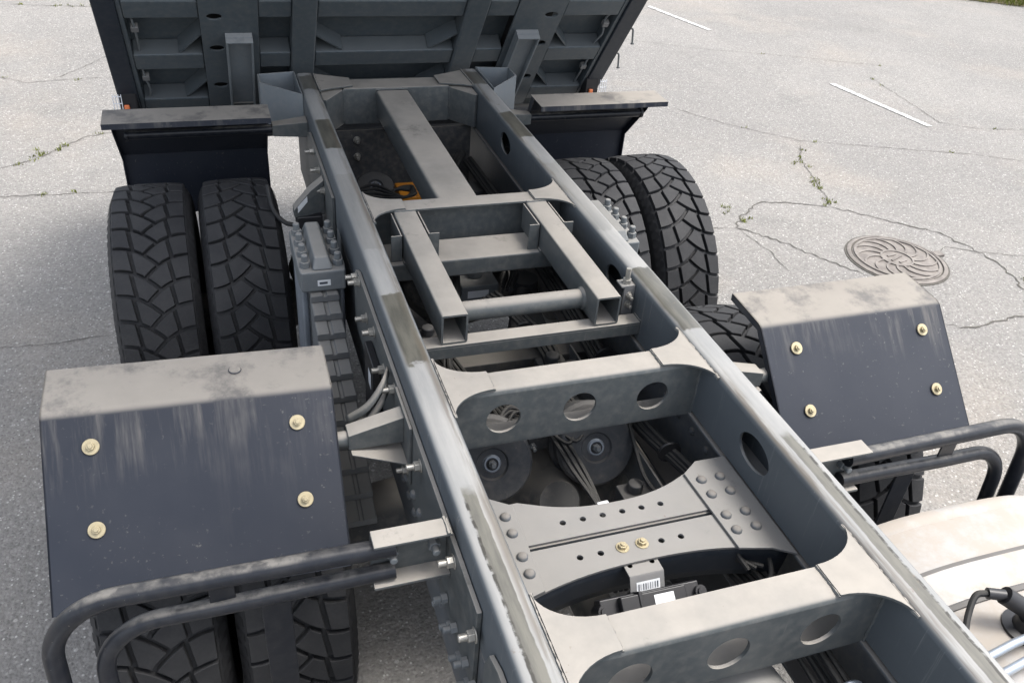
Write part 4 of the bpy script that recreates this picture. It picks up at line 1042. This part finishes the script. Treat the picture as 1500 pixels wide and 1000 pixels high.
# local axes: x across, y up the slope, z out of the underside
U0, U1 = -0.34, 5.1
m = MB(); m.box(-1.18, 1.18, U0, U1, -0.105, -0.099); m.build('floor', 'bed', body)
for s in (-1, 1):
    m = MB(); m.box(*sorted((s * 1.181, s * 1.215)), U0, U1, -1.05, -0.075); m.build('side_wall', 'bed_dark', body, 0.004)
    m = MB(); m.box(*sorted((s * 1.128, s * 1.2155)), U0, U1, -0.0745, 0.0); m.build('side_rail', 'bed_dark', body, 0.006, seg=3)
    m = MB(); m.box(*sorted((s * 1.108, s * 1.1275)), U0, U1, -0.10, -0.012); m.build('rail_lip', 'bed', body, 0.003)
    m = MB(); m.box(*sorted((s * 0.331, s * 0.437)), -0.20, U1, -0.10, 0.004); m.build('main_beam', 'bed', body, 0.010, seg=3)
    ol = [(s * .578, U0), (s * .816, U0), (s * .816, U1 - 2), (s * .578, U1 - 2)]
    if s < 0: ol = ol[::-1]
    m = MB(); m.plate(ol, [circ(s * .757, u, .032, 20, .020) for u in (.10, .372, .58, .85, 1.15)], (0, 0, -0.016), (1, 0, 0), (0, 1, 0), 0.010); m.build('hinge_plate', 'bed', body, 0.002)
    m = MB(); m.box(*sorted((s * .600, s * .795)), U0, U1 - 2.02, -0.098, -0.060); m.build('slot_shade_block', 'dark', body)  # added black block behind the plate, paints the slots' inner shade
    # reinforcing channel on that plate
    m = MB(); x0, x1 = sorted((s * .607, s * .720))
    m.box(x0, x1, -.075, .478, -0.0055, 0.022); m.box(x0, x0 + .009, -.075, .478, 0.022, 0.048); m.box(x1 - .009, x1, -.075, .478, .022, .048); m.box(x0, x1, .470, .4785, .0225, .0482); m.build('channel', 'post', body, 0.002)
    m = MB(); m.box(x0 + .01, x1 - .01, -.02, .0, 0.0222, 0.03); m.build('channel_weld', 'frame', body)
    # cable along the side rail with clamps
    m = MB(); pts = [(s * (1.075 + random.uniform(-.012, .012)), -.12 + .09 * k, -.03 + random.uniform(-.008, .008)) for k in range(24)]; m.tube(smooth_path(pts, 4), .005, 8); m.build('cable', 'cast', body)
    for u in (.13, .47, .82): m = MB(); m.box(s * 1.062, s * 1.092, u, u + .03, -.045, -.018) if s > 0 else m.box(-1.092, -1.062, u, u + .03, -.045, -.018); m.build('cable_clamp', 'galv', body, .002)
    for u in ((.22, .42) if s > 0 else ()):     # tarpaulin hooks on the outside
        m = MB(); m.tube(bend([(s * 1.216, u, -.05), (s * 1.262, u, -.05), (s * 1.262, u - .05, .005)], .012, 4), .005, 8); m.lathe([(.009, -.004), (.009, .004)], (s * 1.262, u - .05, .005), (0, -.05, .055), 10); m.build('hook', 'frame', body)
k = 0
for u in (-.11, .222, .567, .905, 1.245, 1.59, 1.93, 2.3, 2.7, 3.1, 3.5, 3.9, 4.3, 4.7):
    for (xa, xb) in ((-1.1075, -.8165), (-.5775, -.4375), (-.3305, .3305), (.4375, .5775), (.8165, 1.1075)):
        m = MB(); m.box(xa, xb, u, u + .105, -0.0985, -0.010); m.build('cross_rib', 'bed', body, 0.008, seg=3)
    # diagonal braces standing on the floor beside the beams
    for s in (-1, 1):
        for (p, q) in (((.815, .235), (.915, .108)), ((.331, .215), (.205, .108))):
            a = Vector((s * p[0], u + p[1], 0)); b = Vector((s * q[0], u + q[1], 0)); n_ = (b - a).cross(Vector((0, 0, 1))).normalized() * .004
            m = MB(); m.prism([a + n_ + Vector((0, 0, -.0985)), b + n_ + Vector((0, 0, -.0985)), b - n_ + Vector((0, 0, -.0985)), a - n_ + Vector((0, 0, -.0985))], (0, 0, .080)); m.build('brace', 'bed', body)
m = MB(); m.box(-1.18, 1.18, U1 - .01, U1 + .03, -1.5, -.075); m.build('front_wall', 'bed_dark', body)
m = MB(); m.box(-1.18, 1.18, U0 - .05, U0 - .005, -1.0, -.02); m.build('tailgate', 'bed_dark', body)
# tail lamps on the frame end, outside, with white wire guards
for s in (-1, 1):
    tl = empty('tail_lamp', (s * 1.165, 1.50, 1.10), truck)
    m = MB(); m.box(-.045, .03, -.02, .05, -.10, .06); m.build('housing', 'plastic', tl, 0.006)
    m = MB(); m.box(-.028, -.004, -.034, -.0205, -.03, .0); m.build('lens', 'lens', tl, 0.006)
    for k in range(4): m = MB(); m.cyl((s * (.034 + .012 * k), -.03, -.13), (s * (.034 + .012 * k), -.03, .05), .0022, 6); m.build('guard_wire', 'white_wire', tl)
    for k in range(6): m = MB(); m.cyl((s * .032, -.03, -.12 + .032 * k), (s * .072, -.03, -.12 + .032 * k), .0022, 6); m.build('guard_wire', 'white_wire', tl)
    m = MB(); m.cyl((-s * 1.165 + s * .44, 0.03, -.12), (s * .03, .03, -.12), .03, 14); m.build('lamp_beam', 'under', tl)

for t in (T_BOLT, T_WASHER, T_STUD, T_RIVET, T_NUT): used(t)
